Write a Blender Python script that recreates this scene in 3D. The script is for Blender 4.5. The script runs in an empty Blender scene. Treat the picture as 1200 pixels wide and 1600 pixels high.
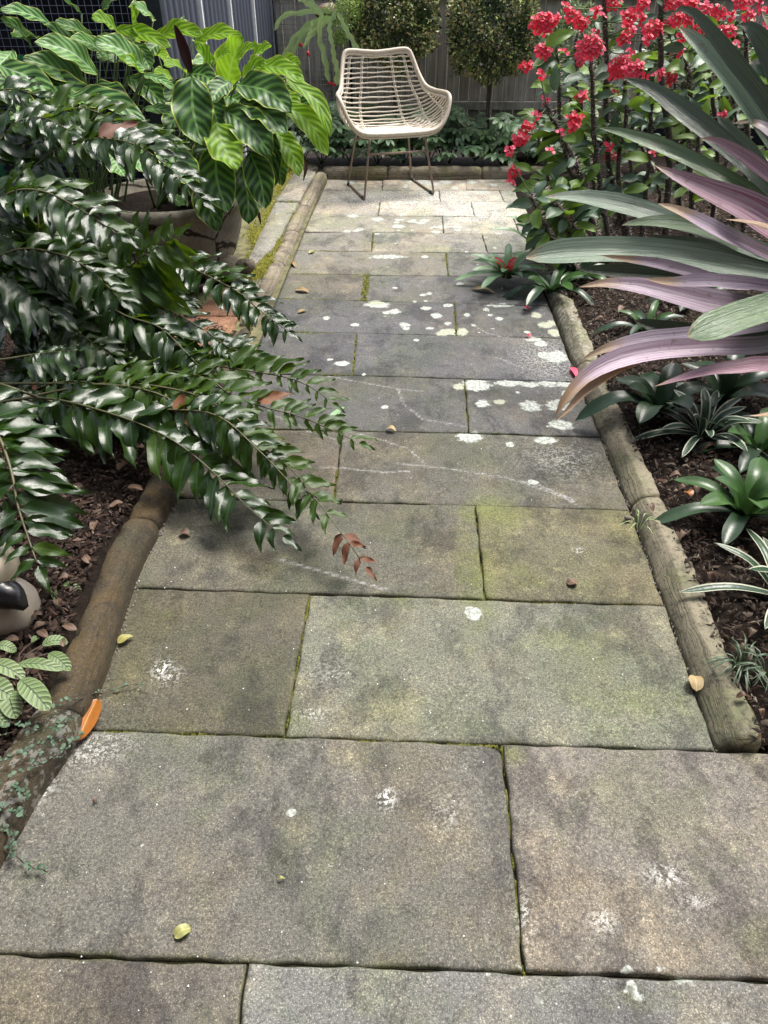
import bpy, math, random
import numpy as np
from mathutils import Vector, Matrix
random.seed(11); rng = np.random.default_rng(11)
S = bpy.context.scene
COL = S.collection
# ------------------------------------------------------------------ camera, sky, sun, exposure
H, PITCH, F = 1.40, math.radians(36.7), 1155.0
cam = bpy.data.objects.new('camera', bpy.data.cameras.new('camera')); COL.objects.link(cam)
cam.location = (0, 0, H); cam.rotation_euler = (math.pi/2 - PITCH, 0, 0)
cam.data.sensor_fit = 'VERTICAL'; cam.data.sensor_height = 36; cam.data.lens = 26.0
cam.data.clip_start = 0.05; cam.data.clip_end = 500
S.camera = cam
W = bpy.data.worlds.new('World'); S.world = W; W.use_nodes = True
wn = W.node_tree.nodes; wl = W.node_tree.links
sky = wn.new('ShaderNodeTexSky'); sky.sky_type = 'NISHITA'; sky.sun_disc = False
SUN_EL, SUN_AZ = 66.0, 50.0            # azimuth clockwise from +Y (the far end of the path)
sky.sun_elevation = math.radians(SUN_EL); sky.sun_rotation = math.radians(SUN_AZ)
sky.air_density = 1.0; sky.dust_density = 3.0; sky.ozone_density = 0.6
bg = wn['Background']; bg.inputs[1].default_value = 0.125
hs = wn.new('ShaderNodeHueSaturation'); hs.inputs['Saturation'].default_value = .45   # thin white overcast
wl.new(sky.outputs[0], hs.inputs['Color']); wl.new(hs.outputs[0], bg.inputs[0])
sun = bpy.data.lights.new('sun', 'SUN'); sun.energy = 2.2; sun.angle = math.radians(22); sun.color = (1, .955, .89)
so = bpy.data.objects.new('sun', sun); COL.objects.link(so)
_d = Vector((math.sin(math.radians(SUN_AZ))*math.cos(math.radians(SUN_EL)), math.cos(math.radians(SUN_AZ))*math.cos(math.radians(SUN_EL)), math.sin(math.radians(SUN_EL))))
so.rotation_euler = _d.to_track_quat('Z', 'Y').to_euler()
S.view_settings.view_transform = 'Standard'; S.view_settings.look = 'None'
S.view_settings.exposure = 1.3; S.view_settings.gamma = 1; S.view_settings.use_curve_mapping = False
# ------------------------------------------------------------------ measuring helpers (photo pixel -> place)
cp, sp = math.cos(PITCH), math.sin(PITCH)
def ray(px, py):
    x = (px-600)/F; y = (800-py)/F
    return Vector((x, cp + y*sp, -sp + y*cp))
def G(px, py, z=0.0):                   # the point at height z
    r = ray(px, py); t = (z-H)/r.z
    return Vector((r.x*t, r.y*t, z))
def P(px, py, Y):                       # the point at distance Y along the garden
    r = ray(px, py); t = Y/r.y
    return Vector((r.x*t, Y, H + r.z*t))
def mpp(p):                             # metres per pixel there
    return (p[1]*cp + (H-p[2])*sp)/F
def V3(a): return np.array(a, dtype=float)
UP = V3((0, 0, 1))
def nrm(v):
    v = np.asarray(v, float); n = np.linalg.norm(v, axis=-1, keepdims=True); return v/np.maximum(n, 1e-9)
# ------------------------------------------------------------------ object helpers
BASE = {}
def tag(o, label=None, cat=None, group=None, kind=None):
    if label: o['label'] = label
    if cat: o['category'] = cat
    if group: o['group'] = group
    if kind: o['kind'] = kind
    return o
def empty(name, loc, label=None, cat=None, group=None, kind=None):
    o = bpy.data.objects.new(name, None); o.location = loc; o.empty_display_size = .05
    COL.objects.link(o); BASE[o.name] = Vector(loc); return tag(o, label, cat, group, kind)
def mesh(name, v, f, m=None, smooth=True, uv=None, attrs=None):
    me = bpy.data.meshes.new(name)
    v = np.asarray(v, float).reshape(-1, 3)
    f = [tuple(int(i) for i in q) for q in f] if not isinstance(f, np.ndarray) else f
    if isinstance(f, np.ndarray):
        n, k = f.shape
        me.vertices.add(len(v)); me.vertices.foreach_set('co', v.ravel())
        me.loops.add(n*k); me.loops.foreach_set('vertex_index', f.ravel().astype(np.int32))
        me.polygons.add(n); me.polygons.foreach_set('loop_start', np.arange(0, n*k, k, dtype=np.int32))
        me.polygons.foreach_set('loop_total', np.full(n, k, dtype=np.int32))
        me.update(calc_edges=True)
    else:
        me.from_pydata([tuple(a) for a in v], [], f)
    if smooth: me.polygons.foreach_set('use_smooth', np.ones(len(me.polygons), dtype=bool))
    if uv is not None:
        L = np.zeros(len(me.loops), dtype=np.int32); me.loops.foreach_get('vertex_index', L)
        u = me.uv_layers.new(name='UVMap'); u.data.foreach_set('uv', np.asarray(uv, float)[L].ravel())
    if attrs:
        for k, a in attrs.items():
            a = np.asarray(a, float)
            if a.ndim == 1:
                at = me.attributes.new(k, 'FLOAT', 'POINT'); at.data.foreach_set('value', a)
            else:
                at = me.attributes.new(k, 'FLOAT_COLOR', 'POINT')
                at.data.foreach_set('color', np.concatenate([a, np.ones((len(a), 1))], 1).ravel())
    if m: me.materials.append(m)
    me.update(); return me
def link(name, me, parent=None, M=None, **k):   # M: world matrix; identity local for world-built meshes
    o = bpy.data.objects.new(name, me); COL.objects.link(o)
    if parent is not None:
        o.parent = parent
        b = BASE[parent.name]; BASE[o.name] = b.copy()
        if M is not None: o.matrix_local = Matrix.Translation(-b) @ M
        if parent.type != 'EMPTY' and M is None: pass
    else:
        BASE[o.name] = Vector((0, 0, 0))
        if M is not None: o.matrix_local = M
    return tag(o, **k)
def rel(v, parent):                              # world vertices -> parent's frame
    return np.asarray(v, float) - V3(BASE[parent.name])
def part(name, g, m, parent, smooth=True, **k):  # g = (verts, faces[, uv[, attrs]])
    v, f = g[0], g[1]; uv = g[2] if len(g) > 2 else None; at = g[3] if len(g) > 3 else None
    me = mesh(name, rel(v, parent) if parent is not None else v, f, m, smooth, uv, at)
    return link(name, me, parent, None, **k)
def join(*gs):
    vs, fs, us, n = [], [], [], 0
    hasuv = all(len(g) > 2 and g[2] is not None for g in gs)
    for g in gs:
        vs.append(np.asarray(g[0], float).reshape(-1, 3))
        fs += [tuple(int(i)+n for i in q) for q in g[1]]
        if hasuv: us.append(np.asarray(g[2], float))
        n += len(vs[-1])
    return (np.concatenate(vs), fs, np.concatenate(us) if hasuv else None)
def box(a, b):
    x0, y0, z0 = a; x1, y1, z1 = b
    v = [(x0,y0,z0),(x1,y0,z0),(x1,y1,z0),(x0,y1,z0),(x0,y0,z1),(x1,y0,z1),(x1,y1,z1),(x0,y1,z1)]
    return (V3(v), [(3,2,1,0),(4,5,6,7),(0,1,5,4),(1,2,6,5),(2,3,7,6),(3,0,4,7)])
def spline(pts, n):
    p = np.asarray([tuple(q) for q in pts], float)
    if len(p) < 3:
        t = np.linspace(0, 1, n)[:, None]; return p[0]*(1-t) + p[-1]*t
    d = np.r_[0, np.cumsum(np.maximum(np.linalg.norm(np.diff(p, axis=0), axis=1), 1e-6))]; d /= d[-1]
    q = np.vstack([2*p[0]-p[1], p, 2*p[-1]-p[-2]])
    out = []
    for t in np.linspace(0, 1, n):
        i = min(int(np.searchsorted(d, t, 'right'))-1, len(p)-2); u = (t-d[i])/(d[i+1]-d[i])
        a, b, c, e = q[i], q[i+1], q[i+2], q[i+3]
        out.append(.5*((2*b)+(-a+c)*u+(2*a-5*b+4*c-e)*u*u+(-a+3*b-3*c+e)*u**3))
    return np.array(out)
def tube(pts, r, seg=8, n=None, closed=False, cap=True):
    p = spline(pts, n) if n else np.asarray([tuple(q) for q in pts], float)
    m = len(p); r = np.asarray(r, float)
    if r.ndim == 0: r = np.full(m, float(r))
    elif len(r) != m: r = np.interp(np.linspace(0, 1, m), np.linspace(0, 1, len(r)), r)
    T = nrm(np.roll(p, -1, 0)-np.roll(p, 1, 0)) if closed else nrm(np.gradient(p, axis=0))
    a = np.cross(T[0], UP); 
    if np.linalg.norm(a) < .1: a = np.cross(T[0], (1, 0, 0))
    a = nrm(a); vs = []
    for i in range(m):
        a = nrm(a - T[i]*np.dot(a, T[i])); b = np.cross(T[i], a)
        for k in range(seg):
            w = 2*math.pi*k/seg; vs.append(p[i]+(a*math.cos(w)+b*math.sin(w))*r[i])
    fs = []
    for i in range(m if closed else m-1):
        j = (i+1) % m
        for k in range(seg):
            k2 = (k+1) % seg; fs.append((i*seg+k, i*seg+k2, j*seg+k2, j*seg+k))
    if cap and not closed:
        fs.append(tuple(range(seg-1, -1, -1))); fs.append(tuple((m-1)*seg+k for k in range(seg)))
    uv = [( (i//seg)/(m-1 if m > 1 else 1), (i % seg)/seg) for i in range(m*seg)]
    return (np.array(vs), fs, np.array(uv))
def lathe(prof, c, seg=40, wob=0.0, closed_top=False):
    vs = []; n = len(prof)
    for i, (r, z) in enumerate(prof):
        for k in range(seg):
            w = 2*math.pi*k/seg; rr = r*(1+wob*math.sin(3*w+1.3)+wob*.5*math.sin(7*w+i*.3))
            vs.append((c[0]+rr*math.cos(w), c[1]+rr*math.sin(w), c[2]+z))
    fs = [(i*seg+k, i*seg+(k+1) % seg, (i+1)*seg+(k+1) % seg, (i+1)*seg+k) for i in range(n-1) for k in range(seg)]
    return (np.array(vs), fs)
def ball(c, r, seg=12, rings=8, noise=0.0, seed=0):
    r = V3(r) if np.ndim(r) else V3((r, r, r)); rr = np.random.default_rng(seed); vs = []
    ph = rr.uniform(0, 6, 6)
    for i in range(rings+1):
        t = math.pi*i/rings
        for k in range(seg):
            w = 2*math.pi*k/seg; d = V3((math.sin(t)*math.cos(w), math.sin(t)*math.sin(w), math.cos(t)))
            q = 1+noise*(math.sin(4*d[0]+ph[0])*math.sin(5*d[1]+ph[1])+.6*math.sin(9*d[2]+ph[2])*math.sin(8*d[0]+ph[3]))
            vs.append(V3(c)+d*r*q)
    fs = [(i*seg+k, (i+1)*seg+k, (i+1)*seg+(k+1) % seg, i*seg+(k+1) % seg) for i in range(rings) for k in range(seg)]
    return (np.array(vs), fs)
PROF = {
 'pinna': lambda v: np.clip(np.minimum(v*7, 1)**.6*(1-v**1.7)**.9, 0, 1),
 'lance': lambda v: np.sin(np.pi*np.clip(v, 0, 1)**.8)**.8,
 'oval':  lambda v: np.clip(1-(2*np.clip(v*1.02-.01, 0, 1)-1)**2, 0, 1)**.55,
 'strap': lambda v: np.clip((.55+.45*np.minimum(v*2.5, 1))*np.clip((1-v)/.22, 0, 1)**.62, 0, 1),
 'blunt': lambda v: np.clip((.7+.3*np.minimum(v*2.5, 1))*np.clip((1.001-v)/.10, 0, 1)**.5, 0, 1),
 'cala':  lambda v: np.clip(np.sin(np.pi*np.clip(v, 0, 1)**.9), 0, 1)**.62,
 'obov':  lambda v: np.clip(np.sin(np.pi*np.clip(v, 0, 1)**1.5), 0, 1)**.75*.98+.02,
}
def blade(pts, hw, N, prof='lance', fold=.25, nu=2, nv=12, wave=0.0, wf=5, twist=0.0, curl=0.0, seed=0, scallop=0.0):
    p = spline(pts, nv+1); T = nrm(np.gradient(p, axis=0)); v = np.linspace(0, 1, nv+1)
    N = np.asarray(N, float); N = np.tile(N, (nv+1, 1)) if N.ndim == 1 else N
    Sd = nrm(np.cross(T, N)); Nn = np.cross(Sd, T)
    if twist:
        a = (twist*v)[:, None]; Sd, Nn = Sd*np.cos(a)+Nn*np.sin(a), Nn*np.cos(a)-Sd*np.sin(a)
    w = PROF[prof](v)*hw; ph = seed*1.7
    us = np.linspace(-1, 1, 2*nu+1); vs = np.zeros((nv+1, len(us), 3)); uv = np.zeros((nv+1, len(us), 2))
    for j, u in enumerate(us):
        au = abs(u); rip = wave*hw*au**1.5*np.sin(v*wf*6.28+ph+(u > 0)*1.9)
        ww = w*(1+scallop*np.sin(v*wf*9+ph+(u>0)*2)*au)
        vs[:, j] = p + Sd*(u*ww*math.cos(fold*au))[:, None] + Nn*((au*w*math.sin(fold)-curl*w*au*au+rip))[:, None]
        uv[:, j, 0] = (u+1)/2; uv[:, j, 1] = v
    k = len(us); f = [(i*k+j, i*k+j+1, (i+1)*k+j+1, (i+1)*k+j) for i in range(nv) for j in range(k-1)]
    return (vs.reshape(-1, 3), f, uv.reshape(-1, 2))
# ------------------------------------------------------------------ material helpers
class NT:
    def __init__(s, name):
        s.m = bpy.data.materials.new(name); s.m.use_nodes = True; s.t = s.m.node_tree; s.n = s.t.nodes; s.l = s.t.links
        s.n.clear(); s.out = s.n.new('ShaderNodeOutputMaterial'); s._o = None
    def put(s, sock, v):
        if v is None: return
        if isinstance(v, bpy.types.NodeSocket): s.l.new(v, sock)
        else:
            if isinstance(v, (tuple, list)) and len(v) == 3 and sock.type == 'RGBA': v = (*v, 1)
            sock.default_value = v
    def co(s):
        if not s._o: s._o = s.n.new('ShaderNodeTexCoord')
        return s._o.outputs['Object']
    def wco(s): return s.n.new('ShaderNodeNewGeometry').outputs['Position']
    def uvs(s):
        q = s.n.new('ShaderNodeSeparateXYZ'); 
        t = s.n.new('ShaderNodeTexCoord'); s.l.new(t.outputs['UV'], q.inputs[0]); return q.outputs[0], q.outputs[1]
    def sep(s, v):
        q = s.n.new('ShaderNodeSeparateXYZ'); s.l.new(v, q.inputs[0]); return q.outputs[0], q.outputs[1], q.outputs[2]
    def scale(s, v, k):
        q = s.n.new('ShaderNodeMapping'); s.l.new(v, q.inputs[0]); q.inputs['Scale'].default_value = k; return q.outputs[0]
    def noise(s, sc, det=3, ro=.55, vec=None, dist=0, col=False):
        q = s.n.new('ShaderNodeTexNoise'); q.inputs['Scale'].default_value = sc; q.inputs['Detail'].default_value = det
        q.inputs['Roughness'].default_value = ro; q.inputs['Distortion'].default_value = dist
        s.l.new(vec if vec is not None else s.co(), q.inputs['Vector']); return q.outputs[1 if col else 0]
    def vor(s, sc, vec=None, feat='F1', out=0, rnd=1):
        q = s.n.new('ShaderNodeTexVoronoi'); q.feature = feat; q.inputs['Scale'].default_value = sc; q.inputs['Randomness'].default_value = rnd
        s.l.new(vec if vec is not None else s.co(), q.inputs['Vector']); return q.outputs[out]
    def ramp(s, f, st, mode='LINEAR'):
        q = s.n.new('ShaderNodeValToRGB'); q.color_ramp.interpolation = mode; e = q.color_ramp.elements
        while len(e) < len(st): e.new(.5)
        for i, (p, c) in enumerate(st):
            e[i].position = p; e[i].color = (*c, 1) if isinstance(c, (tuple, list)) else (c, c, c, 1)
        s.l.new(f, q.inputs[0]); return q.outputs[0]
    def mix(s, f, a, b, mode='MIX'):
        q = s.n.new('ShaderNodeMix'); q.data_type = 'RGBA'; q.blend_type = mode
        s.put(q.inputs[0], f); s.put(q.inputs[6], a); s.put(q.inputs[7], b); return q.outputs[2]
    def ma(s, op, a, b=None, c=None, clamp=False):
        q = s.n.new('ShaderNodeMath'); q.operation = op; q.use_clamp = clamp
        s.put(q.inputs[0], a); s.put(q.inputs[1], b); s.put(q.inputs[2], c); return q.outputs[0]
    def sm(s, x, lo, hi):
        q = s.n.new('ShaderNodeMapRange'); q.interpolation_type = 'SMOOTHSTEP'; s.put(q.inputs[0], x)
        q.inputs[1].default_value = lo; q.inputs[2].default_value = hi; return q.outputs[0]
    def attr(s, name, out=2):
        q = s.n.new('ShaderNodeAttribute'); q.attribute_name = name; return q.outputs[out]
    def rnd(s): return s.n.new('ShaderNodeObjectInfo').outputs['Random']
    def bump(s, h, st=.3, d=.01, prev=None):
        q = s.n.new('ShaderNodeBump'); q.inputs['Strength'].default_value = st; q.inputs['Distance'].default_value = d
        s.l.new(h, q.inputs['Height']); 
        if prev is not None: s.l.new(prev, q.inputs['Normal'])
        return q.outputs[0]
    def pr(s, col, rough=.6, bump=None, spec=.5, metal=0, trans=None, coat=0, tcol=None):
        q = s.n.new('ShaderNodeBsdfPrincipled'); s.put(q.inputs['Base Color'], col); s.put(q.inputs['Roughness'], rough)
        s.put(q.inputs['Specular IOR Level'], spec); s.put(q.inputs['Metallic'], metal); s.put(q.inputs['Coat Weight'], coat)
        q.inputs['Coat Roughness'].default_value = .2
        if bump is not None: s.l.new(bump, q.inputs['Normal'])
        o = q.outputs[0]
        if trans:
            t = s.n.new('ShaderNodeBsdfTranslucent'); s.put(t.inputs[0], tcol if tcol is not None else col)
            x = s.n.new('ShaderNodeMixShader'); x.inputs[0].default_value = trans
            s.l.new(o, x.inputs[1]); s.l.new(t.outputs[0], x.inputs[2]); o = x.outputs[0]
        s.l.new(o, s.out.inputs[0]); return s.m
def absu(n):
    u, v = n.uvs(); return n.ma('ABSOLUTE', n.ma('MULTIPLY_ADD', u, 2, -1)), v
def leafmat(name, base, alt, rough=.35, trans=.2, vein=None, veinw=.05, spec=.5, tip=None, tipc=(.22,.11,.04), rib=0, coat=0, edge=None, edgew=.85, bumps=.3, tcol=None):
    n = NT(name); au, v = absu(n)
    c = n.mix(n.rnd(), base, alt)
    c = n.mix(n.sm(n.noise(22, 3), .35, .7), c, n.mix(.35, c, (base[0]*.45, base[1]*.5, base[2]*.5)))
    h = n.noise(60, 2)
    if rib:
        u, _ = n.uvs(); w = n.ma('SINE', n.ma('MULTIPLY', u, rib)); 
        w = n.ma('MULTIPLY_ADD', w, .5, .5); h = n.ma('MULTIPLY_ADD', w, 1.2, n.ma('MULTIPLY', h, .3))
    if edge: c = n.mix(n.sm(au, edgew, min(edgew+.07, 1)), c, edge)
    if vein: c = n.mix(n.sm(au, veinw*1.6, veinw*.4), c, vein)
    if tip:
        t = n.sm(n.ma('ADD', v, n.ma('MULTIPLY', n.noise(9, 3), .12)), tip+.03, tip+.1); c = n.mix(t, c, tipc)
    return n.pr(c, rough, n.bump(h, bumps, .004), spec, trans=trans, coat=coat, tcol=tcol)
def stripes(name, dark, light, mid, margin, rough=.38, trans=.28, nst=6.5, k=.30, width=.1):
    n = NT(name); au, v = absu(n); wob = n.noise(14, 2)
    p = n.ma('SUBTRACT', v, n.ma('MULTIPLY', n.ma('POWER', au, 1.25), k)); p = n.ma('ADD', p, n.ma('MULTIPLY', wob, .05))
    s = n.ma('SINE', n.ma('MULTIPLY', p, n.ma('MULTIPLY_ADD', n.rnd(), nst*2.2, nst*5.2)))
    f = n.sm(s, -width*4, .55)
    c = n.mix(f, dark, light)
    c = n.mix(n.ma('MULTIPLY', n.rnd(), .45), c, light)
    c = n.mix(n.sm(au, .09, .035), c, mid)
    c = n.mix(n.sm(n.ma('ADD', au, n.ma('MULTIPLY', wob, .06)), .93, 1.0), c, margin)
    fine = n.ma('SINE', n.ma('MULTIPLY', p, nst*6*6.2832))
    return n.pr(c, rough, n.bump(n.ma('ADD', n.ma('MULTIPLY', s, .7), n.ma('MULTIPLY', fine, .12)), .4, .004), .32, trans=trans, tcol=n.mix(.45, c, (.35, .6, .03)))
M = {}
# --- stone
def stone(name, tintattr=True, base=(.15,.14,.115), painted=True):
    n = NT(name); w = n.wco()
    big = n.noise(1.7, 4, .6, w); mid = n.noise(7, 5, .65, w); md2 = n.noise(4.1, 4, .6, n.scale(w, (1.3, .8, 1)), .4)
    fine = n.noise(330, 2, .8, w); fin2 = n.noise(150, 4, .85, w)
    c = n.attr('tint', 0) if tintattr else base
    c = n.mix(1.0, c, (.96, .98, 1.04), 'MULTIPLY')
    def mul(f, k, a):
        return n.mix(n.ma('MULTIPLY', f, a), c, n.mix(1.0, c, k, 'MULTIPLY'))
    c = mul(n.sm(n.noise(1.7, 9, .68, w), .47, .58), (1.12, 1.04, .93), .8)
    c = mul(n.sm(n.noise(2.6, 9, .7, w, .5), .48, .58), (.82, .90, .76), .7)
    c = mul(n.sm(n.noise(4.1, 9, .7, n.scale(w, (1.3, .8, 1)), .3), .49, .60), (.50, .50, .53), .8)
    c = mul(n.sm(mid, .50, .66), (1.5, 1.46, 1.30), .6)
    c = mul(n.sm(n.noise(18, 5, .75, w, .5), .52, .66), (.55, .54, .53), .6)
    c = mul(n.sm(n.noise(31, 4, .7, w), .54, .68), (1.7, 1.7, 1.6), .5)
    if painted:
        ms = n.ma('ADD', n.attr('moss'), n.ma('MULTIPLY', n.ma('SUBTRACT', n.noise(11, 4, .65, w), .5), 1.1))
        c = n.mix(n.ma('MULTIPLY', n.sm(ms, .25, 1.0), .5), c, n.mix(n.noise(30, 3, .5, w), (.085, .115, .02), (.20, .22, .05)))
        sc = n.ma('MULTIPLY', n.attr('scr'), n.sm(n.noise(60, 4, .7, w), .25, .6))
        c = n.mix(n.ma('MULTIPLY', n.sm(sc, .2, .9), .5), c, (.36, .36, .36))
        ww = n.ma('MULTIPLY', n.attr('wht'), n.sm(n.noise(75, 4, .75, w), .48, .56))
        c = n.mix(ww, c, (.62, .62, .60))
    pit = n.sm(n.vor(70, w), .16, .07); pit = n.ma('MULTIPLY', pit, n.sm(n.noise(9, 3, .6, w), .5, .6)); c = mul(pit, (.35, .33, .32), .8)
    # grain: dark pits and pale quartz specks
    c = n.mix(n.ma('MULTIPLY', n.sm(fin2, .53, .42), .66), c, n.mix(1.0, c, (.30, .30, .30), 'MULTIPLY'))
    c = n.mix(n.ma('MULTIPLY', n.sm(fine, .54, .64), .62), c, n.mix(1.0, c, (3.2, 3.1, 2.8), 'MULTIPLY'))
    rough = .78
    if painted:
        li = n.ma('ADD', n.attr('lich'), n.ma('MULTIPLY', n.ma('SUBTRACT', n.noise(34, 5, .7, w), .5), 1.5))
        lf = n.ma('MULTIPLY', n.sm(li, .22, .50), n.sm(n.noise(120, 3, .7, w), .25, .42))
        lc = n.mix(n.sm(n.noise(90, 3, .7, w), .40, .62), (.24, .26, .22), (.54, .56, .52))
        lc = n.mix(n.attr('yel'), lc, (.30, .31, .20))
        c = n.mix(lf, c, lc)
    h = n.ma('ADD', n.ma('MULTIPLY', fine, .5), n.ma('ADD', n.ma('MULTIPLY', fin2, .8), n.ma('MULTIPLY', mid, 1.4)))
    return n.pr(c, rough, n.bump(h, .35, .003), .3)
M['slab'] = stone('sandstone_slab')
def kerbmat(name, a, b, dk, green, lines=True):
    n = NT(name); w = n.wco(); x = n.co()
    big = n.noise(3.2, 4, .6, w); mid = n.noise(11, 5, .65, w, .5); fine = n.noise(210, 2, .7, w); f2 = n.noise(80, 3, .7, w)
    c = n.mix(n.sm(big, .4, .62), a, b)
    c = n.mix(n.ma('MULTIPLY', n.sm(mid, .48, .66), .8), c, dk)
    c = n.mix(n.ma('MULTIPLY', n.sm(n.noise(5, 5, .6, w), .5, .68), .7), c, green)
    u, v = n.uvs()
    ln = n.noise(1, 3, .6, n.scale(n.attr('uvw', 1), (90, 1.5, 1)))
    side = n.attr('side')
    c = n.mix(n.ma('MULTIPLY', n.ma('MULTIPLY', n.sm(ln, .5, .62), side), .75), c, (.03, .028, .022))
    c = n.mix(n.ma('MULTIPLY', n.sm(f2, .5, .36), .5), c, (.02, .018, .014))
    c = n.mix(n.ma('MULTIPLY', n.sm(fine, .56, .7), .25), c, (.30, .27, .2))
    sp_ = n.ma('MULTIPLY', n.attr('wht'), n.sm(n.noise(42, 4, .7, w), .52, .58)); c = n.mix(sp_, c, (.55, .56, .52))
    h = n.ma('ADD', n.ma('MULTIPLY', f2, .8), n.ma('MULTIPLY', mid, 2.0)); h = n.ma('ADD', h, n.ma('MULTIPLY', n.ma('MULTIPLY', ln, side), 2.0))
    return n.pr(c, .8, n.bump(h, .7, .005), .35)
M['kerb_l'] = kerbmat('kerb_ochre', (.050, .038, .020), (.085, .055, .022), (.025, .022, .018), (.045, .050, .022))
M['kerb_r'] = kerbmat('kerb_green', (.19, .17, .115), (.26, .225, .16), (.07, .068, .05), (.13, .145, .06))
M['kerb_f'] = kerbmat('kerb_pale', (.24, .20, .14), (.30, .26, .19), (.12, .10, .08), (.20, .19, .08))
M['ledge'] = stone('ledge_stone', False, (.24, .225, .19), False)
M['paver'] = stone('reddish_paver', False, (.22, .12, .075), False)
def soil():
    n = NT('soil'); w = n.wco()
    c = n.ramp(n.noise(28, 6, .7, w), [(.3, (.006, .004, .003)), (.55, (.02, .013, .009)), (.75, (.045, .03, .02))])
    return n.pr(c, .95, n.bump(n.noise(60, 6, .7, w), 1, .02), .2)
M['soil'] = soil()
def mulch():
    n = NT('mulch'); c = n.attr('col', 0); c = n.mix(n.ma('MULTIPLY', n.noise(140, 3, .6, n.wco()), .5), c, (.02, .012, .008))
    return n.pr(c, .85, n.bump(n.noise(300, 2, .5, n.wco()), .5, .002), .3)
M['mulch'] = mulch()
def mossm():
    n = NT('moss'); w = n.wco(); c = n.ramp(n.noise(45, 4, .6, w), [(.3, (.07, .075, .015)), (.5, (.17, .17, .03)), (.7, (.30, .28, .06))])
    return n.pr(c, .95, n.bump(n.noise(300, 3, .6, w), .8, .004), .1)
M['moss'] = mossm()
def mossj():
    n = NT('joint_moss'); w = n.wco(); c = n.ramp(n.noise(45, 4, .6, w), [(.3, (.045, .05, .012)), (.5, (.11, .115, .025)), (.7, (.22, .21, .05))]); return n.pr(c, .95, None, .1)
M['mossj'] = mossj()
def joint():
    n = NT('joint_dirt'); w = n.wco(); c = n.ramp(n.noise(70, 4, .7, w), [(.3, (.008, .007, .005)), (.6, (.03, .028, .014)), (.8, (.06, .06, .02))])
    return n.pr(c, .95, None, .2)
M['joint'] = joint()
# --- wood, metal, ceramics
def wood():
    n = NT('weathered_paling'); x = n.scale(n.co(), (26, 26, 1.3)); r = n.rnd()
    g = n.noise(2.2, 5, .65, x, .6); c = n.ramp(g, [(.3, (.19, .175, .145)), (.5, (.42, .39, .335)), (.72, (.62, .58, .51))])
    c = n.mix(n.ma('MULTIPLY', r, .5), c, (.30, .27, .23)); c = n.mix(n.ma('MULTIPLY', n.sm(n.noise(3, 4, .6), .5, .7), .6), c, (.06, .07, .05))
    return n.pr(c, .9, n.bump(g, .6, .004), .2)
M['wood'] = wood()
def metal_sheet():
    n = NT('slate_blue_steel'); c = n.mix(n.noise(6, 3, .6, n.scale(n.co(), (1, 1, .2))), (.075, .085, .115), (.12, .13, .165))
    return n.pr(c, .38, n.bump(n.noise(50, 2), .05, .002), .6, metal=.25)
M['sheet'] = metal_sheet()
def simple(name, c, rough=.5, spec=.5, metal=0, var=.3, sc=30, b=.2, coat=0):
    n = NT(name); k = n.mix(n.ma('MULTIPLY', n.sm(n.noise(sc, 4, .6), .35, .7), var), c, tuple(x*.35 for x in c))
    return n.pr(k, rough, n.bump(n.noise(sc*3, 3), b, .003), spec, metal, coat=coat)
M['post'] = simple('dark_steel', (.018, .022, .032), .45)
M['strip'] = simple('pale_white', (.75, .77, .78), .4, var=.15)
M['wire'] = simple('galvanised_wire', (.22, .25, .33), .35, metal=.6, var=.2)
M['dark'] = simple('shed_interior_dark', (.008, .009, .014), .9, var=.2)
M['iron'] = simple('old_iron', (.06, .06, .065), .6)
M['cane'] = simple('pale_rattan', (.76, .68, .56), .45, sc=90, var=.35)
M['canerim'] = simple('rattan_rim', (.56, .48, .38), .5, sc=60, var=.3)
M['leg'] = simple('bronze_brown_tube', (.30, .23, .18), .35, metal=.5)
M['cap'] = simple('dark_foot_clip', (.02, .018, .018), .5)
def potm():
    n = NT('aged_cement_pot'); w = n.co()
    c = n.ramp(n.noise(4, 6, .65, w, .6), [(.3, (.10, .09, .07)), (.5, (.21, .185, .145)), (.72, (.36, .32, .26))])
    x, y, z = n.sep(w); cr = n.vor(1.6, n.scale(w, (1, 1, 1.4)), 'DISTANCE_TO_EDGE')
    crw = n.ma('ADD', cr, n.ma('MULTIPLY', n.ma('SUBTRACT', n.noise(16, 3), .5), .09))
    c = n.mix(n.sm(n.ma('ABSOLUTE', crw), .018, .004), c, (.02, .014, .01))
    c = n.mix(n.ma('MULTIPLY', n.sm(n.noise(60, 4, .7), .5, .7), .4), c, (.05, .045, .03))
    return n.pr(c, .85, n.bump(n.noise(25, 5, .7), .6, .008), .3)
M['pot'] = potm()
M['saucer'] = simple('brown_clay_dish', (.13, .085, .06), .75, sc=9, var=.6, b=.5)
M['rock'] = simple('lichened_stone', (.17, .14, .10), .9, sc=18, var=.8, b=1)
M['cream'] = simple('cream_glaze', (.66, .57, .45), .3, sc=5, var=.35, b=.06, coat=.3)
M['black'] = simple('black_glaze', (.012, .012, .014), .3, coat=.4)
M['greenp'] = simple('green_plastic', (.01, .12, .06), .35)
M['render'] = simple('pink_render', (.48, .34, .28), .9, sc=8, var=.3)
M['sand'] = simple('bedding_sand', (.05, .045, .035), .95)
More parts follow.
